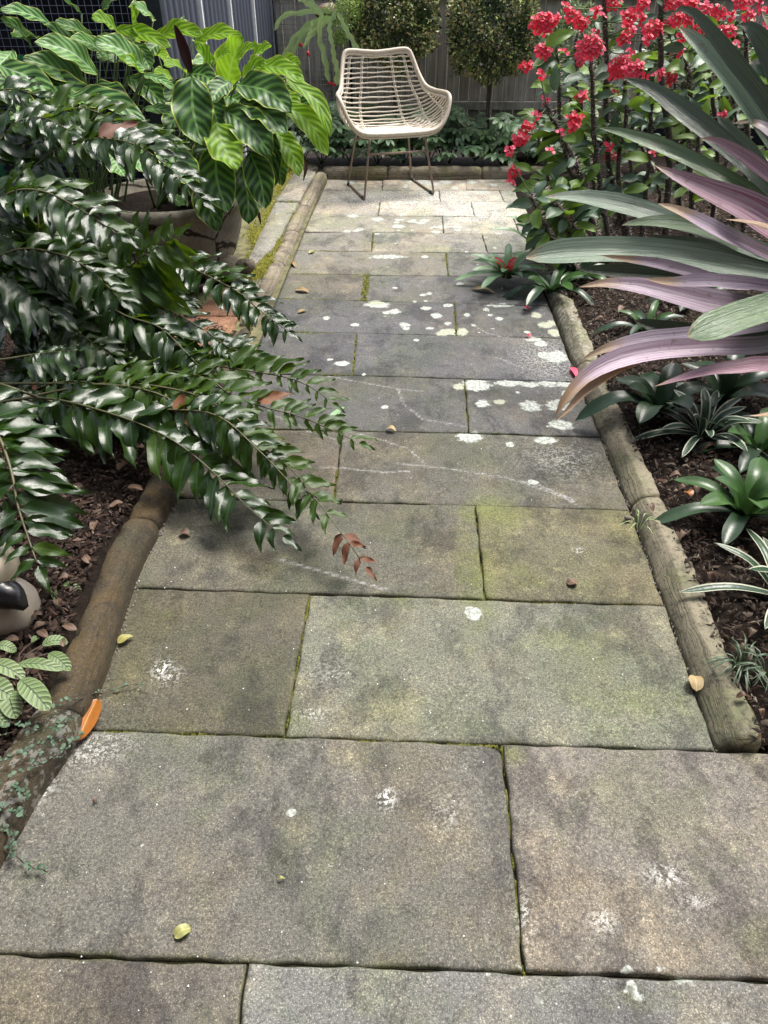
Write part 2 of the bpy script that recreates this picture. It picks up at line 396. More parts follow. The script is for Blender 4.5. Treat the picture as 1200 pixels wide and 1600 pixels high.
# --- foliage
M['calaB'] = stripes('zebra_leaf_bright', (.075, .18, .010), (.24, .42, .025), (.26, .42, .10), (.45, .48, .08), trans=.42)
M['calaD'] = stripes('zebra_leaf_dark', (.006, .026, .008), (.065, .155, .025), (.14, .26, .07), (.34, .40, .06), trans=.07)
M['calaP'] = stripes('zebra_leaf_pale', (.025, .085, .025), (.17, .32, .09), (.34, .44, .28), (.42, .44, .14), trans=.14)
M['prayer'] = stripes('prayer_leaf', (.15, .24, .14), (.18, .28, .17), (.03, .06, .03), (.12, .2, .1), nst=7, k=.3, trans=.1)
def prayer():
    n = NT('pinstripe_prayer_leaf'); au, v = absu(n); p = n.ma('SUBTRACT', v, n.ma('MULTIPLY', au, .16))
    s = n.ma('SINE', n.ma('MULTIPLY', p, 8*6.2832)); f = n.sm(s, .82, .97); f = n.ma('MULTIPLY', f, n.sm(au, .95, .75))
    c = n.mix(f, n.mix(n.rnd(), (.14, .20, .08), (.20, .27, .12)), (.015, .035, .018)); c = n.mix(n.sm(au, .08, .03), c, (.02, .045, .02))
    return n.pr(c, .45, n.bump(s, .3, .003), .4, trans=.12)
M['prayer'] = prayer()
M['maroon'] = leafmat('maroon_leaf_back', (.035, .010, .012), (.05, .014, .016), .55, .1)
M['stemg'] = leafmat('green_stalk', (.07, .12, .03), (.10, .14, .05), .5, 0)
M['fern'] = leafmat('fern_pinna', (.009, .026, .004), (.022, .052, .006), .19, .12, vein=(.05, .10, .04), veinw=.04, spec=.6, bumps=.25, tcol=(.10, .22, .01))
M['fernY'] = leafmat('fern_pinna_olive', (.024, .058, .008), (.048, .092, .012), .30, .24, vein=(.10, .15, .04), veinw=.05, spec=.4, bumps=.25, tcol=(.18, .30, .01))
M['fernB'] = leafmat('fern_pinna_brown', (.14, .05, .025), (.20, .08, .03), .6, .15)
M['rachis'] = leafmat('fern_rachis', (.07, .075, .03), (.12, .10, .045), .5, 0)
def brom(name, a, b, c2, tipc=(.33, .19, .09), tip=.86, green_at=None):
    n = NT(name); au, v = absu(n); u, _ = n.uvs(); w = n.co()
    uvv = n.n.new('ShaderNodeCombineXYZ'); n.l.new(n.ma('MULTIPLY', u, 14), uvv.inputs[0]); n.l.new(n.ma('MULTIPLY', v, 1.6), uvv.inputs[1]); n.l.new(n.ma('MULTIPLY', n.rnd(), 40), uvv.inputs[2])
    st = n.noise(1.0, 4, .6, uvv.outputs[0]); uv2 = n.n.new('ShaderNodeCombineXYZ')
    n.l.new(n.ma('MULTIPLY', u, 60), uv2.inputs[0]); n.l.new(n.ma('MULTIPLY', v, 2.5), uv2.inputs[1]); n.l.new(n.ma('MULTIPLY', n.rnd(), 40), uv2.inputs[2])
    fs = n.noise(1.0, 3, .6, uv2.outputs[0])
    c = n.mix(n.sm(st, .42, .58), a, b)
    c = n.mix(n.ma('MULTIPLY', n.sm(fs, .40, .66), .6), c, c2)
    c = n.mix(n.ma('MULTIPLY', n.sm(n.noise(26, 5, .7), .60, .68), .55), c, (.16, .10, .06))
    if green_at is not None: c = n.mix(n.sm(v, green_at+.15, green_at-.15), c, (.075, .115, .06))
    t = n.sm(n.ma('ADD', v, n.ma('MULTIPLY', n.ma('SUBTRACT', st, .5), .25)), tip, tip+.07)
    c = n.mix(t, c, n.mix(fs, tipc, (.55, .42, .30)))
    return n.pr(c, .24, n.bump(n.ma('ADD', fs, n.ma('MULTIPLY', st, .8)), .5, .004), .55, trans=.12)
M['bG'] = brom('tank_leaf_green', (.06, .11, .045), (.10, .165, .065), (.17, .24, .13), tip=.965)
M['bS'] = brom('tank_leaf_silver_green', (.10, .16, .10), (.16, .23, .15), (.34, .40, .32), tip=.95)
M['bD'] = brom('tank_leaf_dark', (.045, .065, .045), (.07, .10, .06), (.10, .13, .09), tip=.97)
M['bP'] = brom('tank_leaf_purple', (.25, .14, .22), (.42, .32, .40), (.66, .62, .66), tip=.84, green_at=.35)
M['bM'] = brom('tank_leaf_magenta', (.24, .08, .13), (.36, .23, .28), (.50, .40, .43), tip=.93)
M['bT'] = brom('tank_leaf_dry', (.50, .30, .15), (.60, .42, .24), (.40, .22, .10), tip=.4)
M['euL'] = leafmat('spurge_leaf', (.10, .20, .03), (.19, .31, .05), .4, .3, vein=(.18, .26, .08), tcol=(.25, .42, .03))
M['euD'] = leafmat('spurge_leaf_bluish', (.07, .13, .075), (.12, .20, .11), .33, .15, vein=(.12, .18, .10))
M['euS'] = simple('thorny_bark', (.10, .082, .070), .9, sc=60, var=.7, b=1)
M['thorn'] = simple('thorn', (.36, .30, .25), .7)
M['red'] = leafmat('red_bract', (.74, .02, .07), (.90, .12, .22), .5, .3, tcol=(.9, .04, .08))
M['redc'] = simple('bract_centre', (.45, .08, .02), .5)
M['hel'] = leafmat('hellebore_leaf', (.06, .125, .060), (.13, .22, .09), .36, .12, vein=(.12, .18, .10), veinw=.07)
M['helY'] = leafmat('hellebore_leaf_young', (.12, .19, .05), (.17, .25, .07), .42, .2, vein=(.2, .28, .1))
M['shr'] = leafmat('lilly_pilly_leaf', (.028, .055, .020), (.06, .10, .03), .33, .15)
def shrubmat():
    n = NT('clipped_shrub_leaves'); c = n.attr('col', 0); return n.pr(c, .34, None, .55, trans=.18)
M['shrub'] = shrubmat()
M['bark'] = simple('grey_bark', (.10, .085, .065), .9, sc=40, var=.7, b=1)
M['cactus'] = leafmat('orchid_cactus_stem', (.28, .42, .16), (.42, .55, .20), .5, .2, vein=(.33, .38, .24), veinw=.12)
M['bud'] = simple('red_bud', (.55, .02, .03), .4)
M['smB'] = leafmat('small_bromeliad_leaf', (.035, .085, .022), (.055, .12, .03), .33, .12, spec=.4, bumps=.15)
M['smD'] = leafmat('dark_bromeliad_leaf', (.018, .042, .020), (.032, .065, .028), .33, .08, spec=.4, bumps=.15)
M['smL'] = leafmat('pale_bromeliad_leaf', (.18, .33, .16), (.27, .42, .22), .35, .2, spec=.5)
M['smR'] = leafmat('red_bromeliad_heart', (.55, .03, .03), (.62, .06, .05), .35, .2)
M['var'] = leafmat('white_margined_leaf', (.03, .065, .035), (.04, .08, .04), .35, .1, edge=(.50, .52, .40), edgew=.66)
M['strp'] = leafmat('spider_leaf', (.05, .09, .05), (.08, .12, .06), .5, .1)
M['fig'] = leafmat('creeping_fig_leaf', (.06, .12, .07), (.11, .18, .11), .4, .1)
M['twig'] = simple('brown_twig', (.07, .045, .03), .8)
M['deadO'] = leafmat('orange_dead_leaf', (.34, .12, .02), (.34, .12, .02), .42, .15, vein=(.45, .26, .10), tipc=(.2, .06, .02), tip=.9)
M['deadT'] = leafmat('tan_dead_leaf', (.42, .31, .15), (.30, .19, .08), .6, .1, vein=(.5, .4, .2))
M['deadB'] = leafmat('brown_dead_leaf', (.10, .06, .038), (.17, .10, .065), .6, .05, vein=(.25, .16, .1))
M['deadY'] = leafmat('yellow_leaf', (.36, .36, .13), (.36, .32, .10), .45, .2, vein=(.55, .5, .2))
M['pebble'] = simple('pebble', (.15, .13, .11), .8, sc=80)
# ================================================================== THE GROUND
g = []; nx = 60
def field(x, y):
    return .012*np.sin(x*5.1+1)*np.sin(y*4.3) + .008*np.sin(x*11+y*7)
gr = (V3([(-60,-40,-.06),(60,-40,-.06),(60,80,-.06),(-60,80,-.06)]), [(0,1,2,3)])
part('ground', gr, M['soil'], None, kind='structure', label='dark garden soil around and beneath the path and beds')
# kerb centre lines: inner edge at path level in photo pixels
LK = [G(*q) for q in [(-170,1640),(-60,1470),(0,1365),(70,1245),(140,1128),(213,917),(247,840),(330,680),(405,525),(440,448),(478,360),(513,284)]]
RK = [G(*q) for q in [(1122,1172),(1058,990),(985,790),(935,665),(895,572),(862,482)]]
RKfar = G(862,482) + (G(862,482)-G(985,790))*1.9      # the kerb goes on behind the plants
RK.append(RKfar)
def poly_off(p, off):
    p = np.asarray([tuple(q) for q in p]); T = nrm(np.gradient(p, axis=0)); Nn = np.stack([-T[:,1], T[:,0], 0*T[:,0]], 1); return p + Nn*off
def bed(name, inner, outer_x, y0, y1, label):
    ys = np.arange(y0, y1, .06); ip = spline(inner, 80); o = np.argsort(ip[:,1])
    xi = np.interp(ys, ip[o,1], ip[o,0]); k = 40; vs = []
    for i, y in enumerate(ys):
        for j in range(k):
            x = xi[i]+(outer_x-xi[i])*(j/(k-1)); vs.append((x, y, .035+field(x, y)-(.05 if j == 0 else 0)))
    n = len(ys); f = np.array([(i*k+j, i*k+j+1, (i+1)*k+j+1, (i+1)*k+j) for i in range(n-1) for j in range(k-1)])
    if outer_x < 0: f = f[:, ::-1].copy()
    part(name, (V3(vs), f), M['soil'], None, kind='structure', label=label)
bed('garden_bed', poly_off(LK, .06), -4.0, -.4, 6.6, 'dark mulched soil of the planting bed left of the path')
bed('garden_bed', poly_off(RK, -.06), 4.5, 1.0, 7.2, 'dark mulched soil of the planting bed right of the path')
# ================================================================== PATH
pa = part('path', (V3([(-2.6,-.5,-.013),(2.9,-.5,-.013),(2.9,6.45,-.013),(-2.6,6.45,-.013)]), [(0,1,2,3)]), M['joint'], None, kind='structure', label='sandstone flagged garden path running to the chair')
ROWS = [  # y at left x, y at right x (photo) of each cross joint, near to far
 ((0,1489),(1200,1532)), ((130,1139),(1130,1174)), ((213,917),(1035,946)), ((290,777),(985,796)), ((350,668),(935,681)),
 ((400,583),(890,596)), ((430,518),(870,528)), ((440,467),(845,477)), ((455,428),(810,433)), ((468,392),(800,396)),
 ((478,363),(800,365)), ((487,337.5),(800,338.5)), ((495,315),(800,315.5)), ((503,297),(790,297.5)), ((513,281),(780,281))]
VJ = [[(385,1508,374,1600)], [(820,1522,785,1163)], [(445,1147,484,928)], [(758,936,742,788)], [(521,783,535,672)], [(732,676,726,595)],
 [(551,585,557,522)], [(713,522,710,472)], [(568,470,573,430)], [(700,430,697,395)], [(580,392,583,364)], [(693,364,691,338)],
 [(591,338,594,315)], [(688,315,686,297)], [(597,297,598,281),(768,297,766,281)]]
def gline(a, b):
    A, B = G(*a), G(*b); return V3(A), V3(B-A)
lines = [gline(*r) for r in ROWS]
# near border row starts out of view
A0, D0 = lines[0]; lines.insert(0, (A0+V3((0.0,-.46,0)), D0))
def cross(l, P0, P1):                     # intersection of joint line with segment line (2D)
    A, D = l; E = V3(P1)-V3(P0); den = D[0]*E[1]-D[1]*E[0]
    t = ((P0[0]-A[0])*E[1]-(P0[1]-A[1])*E[0])/den; return A+D*t
def xat(curve, y): 
    c = spline(curve, 120); o = np.argsort(c[:,1]); return np.interp(y, c[o,1], c[o,0])
def edgepoint(l, curve, off, ext=None):
    A, D = l
    if ext is not None: return A + D*((ext-A[0])/D[0])
    p = A.copy()
    for _ in range(12):
        x = xat(curve, p[1])+off; p = A+D*((x-A[0])/D[0])
    return p
LICH = [ # photo x, y, half-width, half-height px (pale lichen rosettes); last = yellowish
 (738,958,13,12,0),(734,683,21,8,0),(852,686,18,6,0),(797,694,7,4,0),(833,752,8,4,0),(877,663,20,8,0),(828,634,17,8,0),(754,631,11,6,0),
 (744,602,22,9,0),(716,605,9,5,1),(795,599,22,5,0),(828,601,18,4,0),(856,600,14,5,0),(885,600,14,5,0),(887,615,9,6,0),(874,633,20,9,0),(780,628,9,4,1),(809,613,4,2,0),(602,636,6,3,0),(535,568,12,4,0),
 (868,557,20,9,0),(850,555,9,5,0),(845,537,10,5,0),(866,520,10,6,1),(852,508,12,5,1),(838,492,8,5,1),(862,505,9,5,1),(833,530,12,4,0),
 (706,518,20,5,1),(722,518,10,6,1),(690,521,10,4,1),(632,508,9,4,0),(617,487,10,4,0),(682,493,9,4,0),(666,482,8,3,0),(700,477,8,3,0),(590,476,20,5,0),(510,497,6,3,0),(585,472,10,3,1),
 (780,477,20,3,0),(604,402,30,3,0),(515,562,5,2,0),(569,585,4,2,0),(455,1271,8,7,0),(517,1353,5,5,0),(285,1333,3,3,0),(395,1305,3,3,0),(182,1430,3,3,0),(222,1321,3,3,0),
 (760,484,5,3,0),(780,498,6,3,0),(700,505,6,3,0),(650,532,5,2,0),(555,508,7,3,0),(672,513,7,2,0),(730,492,5,3,0),(740,508,4,2,1)]
rl = np.random.default_rng(5)
for _ in range(70):   # many pale crusts on the far, drier slabs
    y = rl.uniform(284, 372); x = rl.normal(700, 60) if rl.random() < .75 else rl.uniform(520, 830); k = rl.uniform(.5, 1.5)
    LICH.append((x, y, 7*k, 2.1*k, 0))
for _ in range(26):
    y = rl.uniform(375, 520); x = rl.uniform(600, 850); k = rl.uniform(.4, 1.1); LICH.append((x, y, 6*k, 2.2*k, 0))
for _ in range(30):
    y = rl.uniform(1490, 1600); x = rl.uniform(760, 1170); k = rl.uniform(.5, 1.3); LICH.append((x, y, 8*k, 6*k, 2))
LW = []
for (x, y, a, b, c) in LICH:
    q = G(x, y); q1 = G(x+a, y); q2 = G(x, y-b); LW.append((q.x, q.y, q1.x-q.x, max(q2.y-q.y, .004), c))
LW = np.array(LW)
MOSS = [(770,800,60,40,.9),(745,905,40,90,.8),(820,905,60,28,.6),(620,935,60,20,.5),(700,1010,150,60,.35),(460,1130,40,30,.6),(900,1000,120,60,.42),(480,1210,160,40,.25),
 (990,1100,120,50,.45),(800,1180,25,30,.7),(815,1450,60,80,.3),(1000,1560,150,30,.4),(540,560,60,25,.25),(525,760,12,40,.5),(470,420,40,20,.4),(560,430,20,10,.6),(860,700,60,30,.4),(380,1120,80,40,.4),(1180,1450,60,60,.35),(700,1520,120,10,.3),(250,960,80,30,.4)]
MW = []
for (x, y, a, b, s) in MOSS:
    q = G(x, y); MW.append((q.x, q.y, G(x+a, y).x-q.x, (G(x, y-b).y-G(x, y+b).y)/2, s))
MW = np.array(MW)
SCR = [[(510,587),(560,597),(620,608),(660,612)],[(622,610),(630,630),(660,655),(728,667)],[(545,674),(600,688),(640,702),(662,724)],[(620,724),(700,732),(770,742),(840,756),(895,780)],[(800,748),(860,768),(905,788)],
 [(430,872),(500,892),(560,910),(615,925)],[(500,728),(600,738),(640,736)],[(430,650),(480,672),(540,690)],[(735,505),(760,520),(800,530)],[(780,560),(820,575),(860,585)]]
SW = [np.array([(G(*q).x, G(*q).y) for q in s]) for s in SCR]
WHT = [(80,1200,14,45,.9),(60,1235,22,20,.8),(110,1150,18,12,.6),(140,1170,60,30,.35),(253,1043,14,10,1),(262,1055,20,14,.5),(604,1248,13,16,1),(700,1270,30,30,.2),(520,1050,40,30,.15),(1040,1370,30,16,.6),(1090,1410,30,14,.35),(940,1440,20,20,.5),(820,1440,14,40,.5),(490,1115,20,10,.3),(905,860,7,4,.8),(885,720,60,30,.25),(860,560,60,40,.3),(640,310,120,20,.7),(750,330,80,22,.7)]
WW = np.array([(G(x,y).x, G(x,y).y, G(x+a,y).x-G(x,y).x, (G(x,y-b).y-G(x,y+b).y)/2, s) for x,y,a,b,s in WHT])
def fields(X, Y):
    l = np.full(X.shape, -1.0); ye = np.zeros(X.shape)
    for cx, cy, a, b, c in LW:
        d = 1-np.sqrt(((X-cx)/(a*1.25))**2+((Y-cy)/(b*1.25))**2)
        if c == 2: d = np.minimum(d, .32)
        if c == 1: ye = np.where(d > -.3, np.maximum(ye, .6), ye)
        l = np.maximum(l, d)
    l = np.clip(l+.12, -1, 1)
    mo = np.zeros(X.shape); 
    for cx, cy, a, b, s in MW: mo = np.maximum(mo, s*np.exp(-(((X-cx)/a)**2+((Y-cy)/b)**2)*.8))
    wh = np.zeros(X.shape)
    for cx, cy, a, b, s in WW: wh = np.maximum(wh, s*np.exp(-(((X-cx)/a)**2+((Y-cy)/b)**2)*1.2))
    sc = np.zeros(X.shape)
    for p in SW:
        for i in range(len(p)-1):
            a, b = p[i], p[i+1]; ab = b-a; t = np.clip(((X-a[0])*ab[0]+(Y-a[1])*ab[1])/(ab@ab), 0, 1)
            d = np.hypot(X-a[0]-ab[0]*t, Y-a[1]-ab[1]*t); sc = np.maximum(sc, np.exp(-(d/.007)**2))
    return l, ye, mo, sc, wh
TINT = {  # stone colour per row (near to far), far rows paler for brighter light there: left slab, right slab, ...
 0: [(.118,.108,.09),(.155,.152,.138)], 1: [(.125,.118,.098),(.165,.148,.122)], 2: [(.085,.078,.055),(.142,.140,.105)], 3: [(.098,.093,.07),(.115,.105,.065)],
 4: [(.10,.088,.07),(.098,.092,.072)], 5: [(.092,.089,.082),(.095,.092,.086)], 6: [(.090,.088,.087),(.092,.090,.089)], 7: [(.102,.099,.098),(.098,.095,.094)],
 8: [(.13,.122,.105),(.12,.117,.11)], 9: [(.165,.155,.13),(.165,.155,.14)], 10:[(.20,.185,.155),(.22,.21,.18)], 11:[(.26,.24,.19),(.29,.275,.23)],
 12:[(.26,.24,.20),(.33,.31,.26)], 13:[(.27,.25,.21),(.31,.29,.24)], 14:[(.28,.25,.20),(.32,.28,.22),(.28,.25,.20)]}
def slab(c, res, tint, h, seed, rnd_corner=None):
    c = [V3(q) for q in c]; r = np.random.default_rng(seed)      # c: near-left, near-right, far-right, far-left
    gap = .0024; cen = sum(c)/4
    Lx = np.linalg.norm(c[1]-c[0]); Ly = np.linalg.norm(c[3]-c[0])
    nx = max(4, int(Lx/res)); ny = max(4, int(Ly/res))
    s = np.r_[0, .0035/Lx, .010/Lx, np.linspace(.024/Lx, 1-.024/Lx, nx), 1-.010/Lx, 1-.0035/Lx, 1]
    t = np.r_[0, .0035/Ly, .010/Ly, np.linspace(.024/Ly, 1-.024/Ly, ny), 1-.010/Ly, 1-.0035/Ly, 1]
    gx, gy = gap/Lx, gap/Ly; s2 = gx+s*(1-2*gx); t2 = gy+t*(1-2*gy)
    SS, TT = np.meshgrid(s2, t2, indexing='ij')
    X = sum(w*q[0] for w, q in zip(((1-SS)*(1-TT), SS*(1-TT), SS*TT, (1-SS)*TT), c))
    Y = sum(w*q[1] for w, q in zip(((1-SS)*(1-TT), SS*(1-TT), SS*TT, (1-SS)*TT), c))
    es = np.minimum(s, 1-s)[:, None]*Lx*np.ones_like(X); et = np.minimum(t, 1-t)[None, :]*Ly*np.ones_like(X)
    e = np.minimum(es, et)
    ph = r.uniform(0, 6, 8)
    wob = .0016*(np.sin(X*31+ph[0])+.6*np.sin(X*77+ph[1]))*(1-np.clip(et/.03, 0, 1)); Y = Y+wob
    wob = .0015*(np.sin(Y*33+ph[2])+.6*np.sin(Y*71+ph[3]))*(1-np.clip(es/.03, 0, 1)); X = X+wob
    Z = h - .0045*np.clip(1-e/.006, 0, 1)**2 + .0016*np.sin(X*9+ph[4])*np.sin(Y*8+ph[5]) + r.normal(0, .0012)+ .004*r.normal()*(SS-.5)
    if rnd_corner is not None:
        d = np.hypot(X-rnd_corner[0], Y-rnd_corner[1]); Z -= .018*np.clip(1-d/.045, 0, 1)
    n1, n2 = X.shape; top = np.stack([X, Y, Z], -1).reshape(-1, 3)
    l, ye, mo, sc, wh = fields(top[:,0], top[:,1])
    # moss gathers at the edges
    ed = (np.exp(-e.ravel()/.012)*.5); mo = np.maximum(mo, ed*r.uniform(.3, 1.2))
    idx = np.arange(n1*n2).reshape(n1, n2)
    f = np.stack([idx[:-1,:-1], idx[1:,:-1], idx[1:,1:], idx[:-1,1:]], -1).reshape(-1, 4)
    ring = np.r_[idx[:,0], idx[-1,1:], idx[-2::-1,-1], idx[0,-2:0:-1]]
    low = top[ring].copy(); low[:,2] = -.04; b0 = len(top); m = len(ring)
    f2 = np.array([(ring[i], b0+i, b0+(i+1) % m, ring[(i+1) % m]) for i in range(m)])
    v = np.vstack([top, low]); f = np.vstack([f, f2]); pad = lambda a, q=0: np.r_[a, np.full(m, q)]
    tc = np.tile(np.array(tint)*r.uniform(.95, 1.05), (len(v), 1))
    return (v, f, None, {'lich': pad(l, -1), 'yel': pad(ye), 'moss': pad(mo, .8), 'scr': pad(sc), 'wht': pad(wh), 'tint': tc})
for i in range(len(lines)-1):
    l0, l1 = lines[i], lines[i+1]
    if i == 0: la, lb, ra, rb = edgepoint(l0,None,0,-2.0), edgepoint(l1,None,0,-2.0), edgepoint(l0,None,0,2.2), edgepoint(l1,None,0,2.2)
    elif i == 1: la, lb, ra, rb = edgepoint(l0,LK,-.05), edgepoint(l1,LK,-.05), edgepoint(l0,None,0,2.2), edgepoint(l1,None,0,2.2)
    else: la, lb, ra, rb = edgepoint(l0,LK,-.045), edgepoint(l1,LK,-.045), edgepoint(l0,RK,-.006), edgepoint(l1,RK,-.006)
    if i == 2: ra = edgepoint(l0, RK, -.004)
    if i >= 9: ra, rb = edgepoint(l0,None,0,2.0), edgepoint(l1,None,0,2.0)
    cuts = [(la, lb)]
    for (x0, y0, x1, y1) in VJ[i]:
        P0, P1 = G(x0, y0), G(x1, y1); cuts.append((cross(l0, P0, P1), cross(l1, P0, P1)))
    cuts.append((ra, rb))
    res = .011 if i < 9 else .018
    for k in range(len(cuts)-1):
        far_ext = i >= 9 and k == len(cuts)-2
        rc = cuts[k+1][1] if (i == 1 and k == 0) else None
        if far_ext:      # split the wide end piece where the row goes on under the bushes
            mx = .62+(.25 if i % 2 else 0); w = (mx-cuts[k][0][0])/max(cuts[k+1][0][0]-cuts[k][0][0], .1)
            ma_ = cuts[k][0]*(1-w)+cuts[k+1][0]*w; mb_ = cuts[k][1]*(1-w)+cuts[k+1][1]*w
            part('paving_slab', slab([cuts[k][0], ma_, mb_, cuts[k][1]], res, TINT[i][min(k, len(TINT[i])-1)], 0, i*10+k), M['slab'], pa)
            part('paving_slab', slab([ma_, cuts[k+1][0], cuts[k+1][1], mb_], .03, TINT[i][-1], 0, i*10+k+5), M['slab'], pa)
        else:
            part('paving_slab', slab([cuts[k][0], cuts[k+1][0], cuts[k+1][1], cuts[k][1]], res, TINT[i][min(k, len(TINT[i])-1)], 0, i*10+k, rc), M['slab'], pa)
# tufts helper (moss, debris)
def tufts(pts, size, jit, hgt):
    pts = np.asarray(pts); n = len(pts); a = rng.uniform(0, 6.28, n); s = size*rng.uniform(.5, 1.5, n); h = hgt*rng.uniform(.4, 1.5, n)
    V = np.zeros((n, 4, 3))
    for k in range(3):
        V[:, k, 0] = pts[:,0]+s*np.cos(a+2.09*k); V[:, k, 1] = pts[:,1]+s*np.sin(a+2.09*k); V[:, k, 2] = pts[:,2]-.001
    V[:, 3] = pts; V[:, 3, 2] += h; V[:, 3, :2] += rng.normal(0, jit, (n, 2))
    b = (np.arange(n)*4)[:, None, None]; f = (b+np.array([[0,1,3],[1,2,3],[2,0,3]])[None]).reshape(-1, 3)
    return (V.reshape(-1, 3), f)
mp = []
def mossline(a, b, n, w, z=-.006):
    A, B = G(*a), G(*b)
    t = rng.uniform(0, 1, n); keep = (np.sin(t*17+a[0])+np.sin(t*43+a[1]) > -.75); t = t[keep]; m = len(t)
    n = int(n*.3) if a[1] > 640 else n
    w = w*min(1, 500/max(a[1], 1)*1.0)*.75 if a[1] > 600 else w; z = -.012 if a[1] > 600 else z
    mp.append(np.stack([A.x+(B.x-A.x)*t+rng.normal(0, w, m), A.y+(B.y-A.y)*t+rng.normal(0, w, m), np.full(m, z)+rng.uniform(0, .004, m)], 1))
mossline((440,467),(560,470),900,.006); mossline((568,470),(573,430),700,.011,.0); mossline((551,585),(557,522),600,.007); mossline((495,583),(551,585),500,.006)
mossline((455,428),(560,430),500,.006); mossline((521,783),(527,730),500,.005); mossline((700,430),(697,395),400,.006); mossline((468,392),(580,394),500,.005)
mossline((583,392),(584,364),200,.006); mossline((430,518),(560,521),350,.005); mossline((713,522),(710,472),250,.005); mossline((785,1163),(790,1200),300,.004); mossline((560,1155),(785,1163),600,.003)
mossline((445,1147),(484,928),350,.002); mossline((758,936),(742,788),250,.003); mossline((130,1139),(445,1147),300,.002); mossline((526,780),(760,786),250,.003); mossline((480,930),(1030,944),500,.002)
mossline((820,1522),(785,1163),400,.002); mossline((732,676),(726,595),200,.003); mossline((591,338),(594,315),160,.006)
gm = tufts(np.vstack(mp), .0032, .001, .005); part('joint_moss', gm, M['mossj'], pa, kind='stuff')
# ================================================================== KERBS
def kerb_stone(curve, t0, t1, w, h, mat, parent, seed, side=1, flat=False, end=False, wht=0):
    c = spline(curve, 300); d = np.r_[0, np.cumsum(np.linalg.norm(np.diff(c, axis=0), axis=1))]
    L = t1-t0; n = max(10, int(L/.018)); tt = np.linspace(t0+.002, t1-.002, n)
    p = np.stack([np.interp(tt, d, c[:, k]) for k in range(3)], 1); T = nrm(np.gradient(p, axis=0)); Nn = np.stack([-T[:,1], T[:,0], 0*T[:,0]], 1)*side
    r = np.random.default_rng(seed); ph = r.uniform(0, 6, 6); m = 13; vs = []; uvw = []; sd = []; wh = []
    dz = r.normal(0, .003); doff = r.normal(0, .003)
    for i in range(n):
        e = min(i, n-1-i); sh = 1-.10*(e == 0)-.03*(e == 1)
        for j in range(m):
            a = j/(m-1)
            if flat:      # splayed face then flat top
                prof = [(0,-.03),(0,.0),(.004,.012),(.012,.026),(.024,.040),(.036,.050),(.048,.054),(.062,.056),(.078,.0565),(.092,.055),(.100,.050),(.104,.03),(.104,-.03)]
                o, z = prof[j]; o *= w/.104; z = z*h/.056 if z > 0 else z
            else:
                w_ = math.pi*(a*1.16-.08); cs = math.cos(w_); o = w/2-w/2*math.copysign(abs(cs)**.72, cs); z = h*math.sin(w_)**.5 if math.sin(w_) > 0 else -.03
            k = .0014*math.sin(i*.9+ph[0]+j)+.0025*math.sin(tt[i]*13+ph[1]+j*.5)+r.normal(0, .0009)-(.006 if (math.sin(tt[i]*31+ph[3]) > .93 and j in (3,4,8,9)) else 0)
            if j in (0, m-1): k = 0
            q = p[i]+Nn[i]*(o*sh+doff+k*.7+(1-sh)*w*.5); vs.append((q[0], q[1], (z+dz)*sh+k if z > 0 else z))
            uvw.append((a, tt[i], 0)); sd.append(1.0 if a < .45 else 0.0); wh.append(wht)
    f = [(i*m+j, i*m+j+1, (i+1)*m+j+1, (i+1)*m+j) for i in range(n-1) for j in range(m-1)]
    if side < 0: f = [q[::-1] for q in f]
    f.append(tuple(range(m)) if side < 0 else tuple(range(m-1, -1, -1))); f.append(tuple((n-1)*m+j for j in (range(m-1, -1, -1) if side < 0 else range(m))))
    # 'side' marks the tooled face, 'uvw' runs along the stone
    part('kerb_stone', (V3(vs), f, None, {'uvw': np.array(uvw), 'side': np.array(sd), 'wht': np.array(wh)}), mat, parent)
def along(curve, px, py):
    c = spline(curve, 300); d = np.r_[0, np.cumsum(np.linalg.norm(np.diff(c, axis=0), axis=1))]
    q = V3(G(px, py)); return d[np.argmin(np.hypot(c[:,0]-q[0], c[:,1]-q[1]))]
kl = empty('kerb', (0,0,0), 'rounded ochre stone kerb along the left side of the path', kind='structure')
Lend = along(LK, 513, 284)
cuts = [0, along(LK, 140, 1128), along(LK, 250, 832), along(LK, 335, 670), along(LK, 405, 525), along(LK, 448, 428), along(LK, 470, 378), along(LK, 488, 338), Lend]
for i in range(len(cuts)-1):
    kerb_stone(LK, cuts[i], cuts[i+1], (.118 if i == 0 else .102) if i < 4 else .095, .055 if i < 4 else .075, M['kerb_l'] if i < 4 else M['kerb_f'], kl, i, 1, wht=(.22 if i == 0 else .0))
kr = empty('kerb', (0,0,0), 'mossy sandstone kerb with a splayed face along the right side of the path', kind='structure')
cuts = [0, along(RK, 985, 790), along(RK, 898, 580), along(RK, 862, 482), along(RK, 862, 482)+.9]
for i in range(4): kerb_stone(RK, cuts[i], cuts[i+1], .092, .05 if i == 0 else .05, M['kerb_r'], kr, 20+i, -1, flat=(i < 3), wht=(0, .0, .25, .3)[i])
kb = empty('kerb', (0,0,0), 'weathered stone kerb across the far end of the path below the hellebores', kind='structure')
b0, b1 = G(505,281), G(860,281); BK = [b0, b0*.5+b1*.5, b1]
xs = [0, (G(606,281)-b0).length, (G(752,281)-b0).length, (b1-b0).length]
for i in range(3): kerb_stone(BK, xs[i], xs[i+1], .12, .085, M['kerb_f'], kb, 40+i, 1, flat=False)
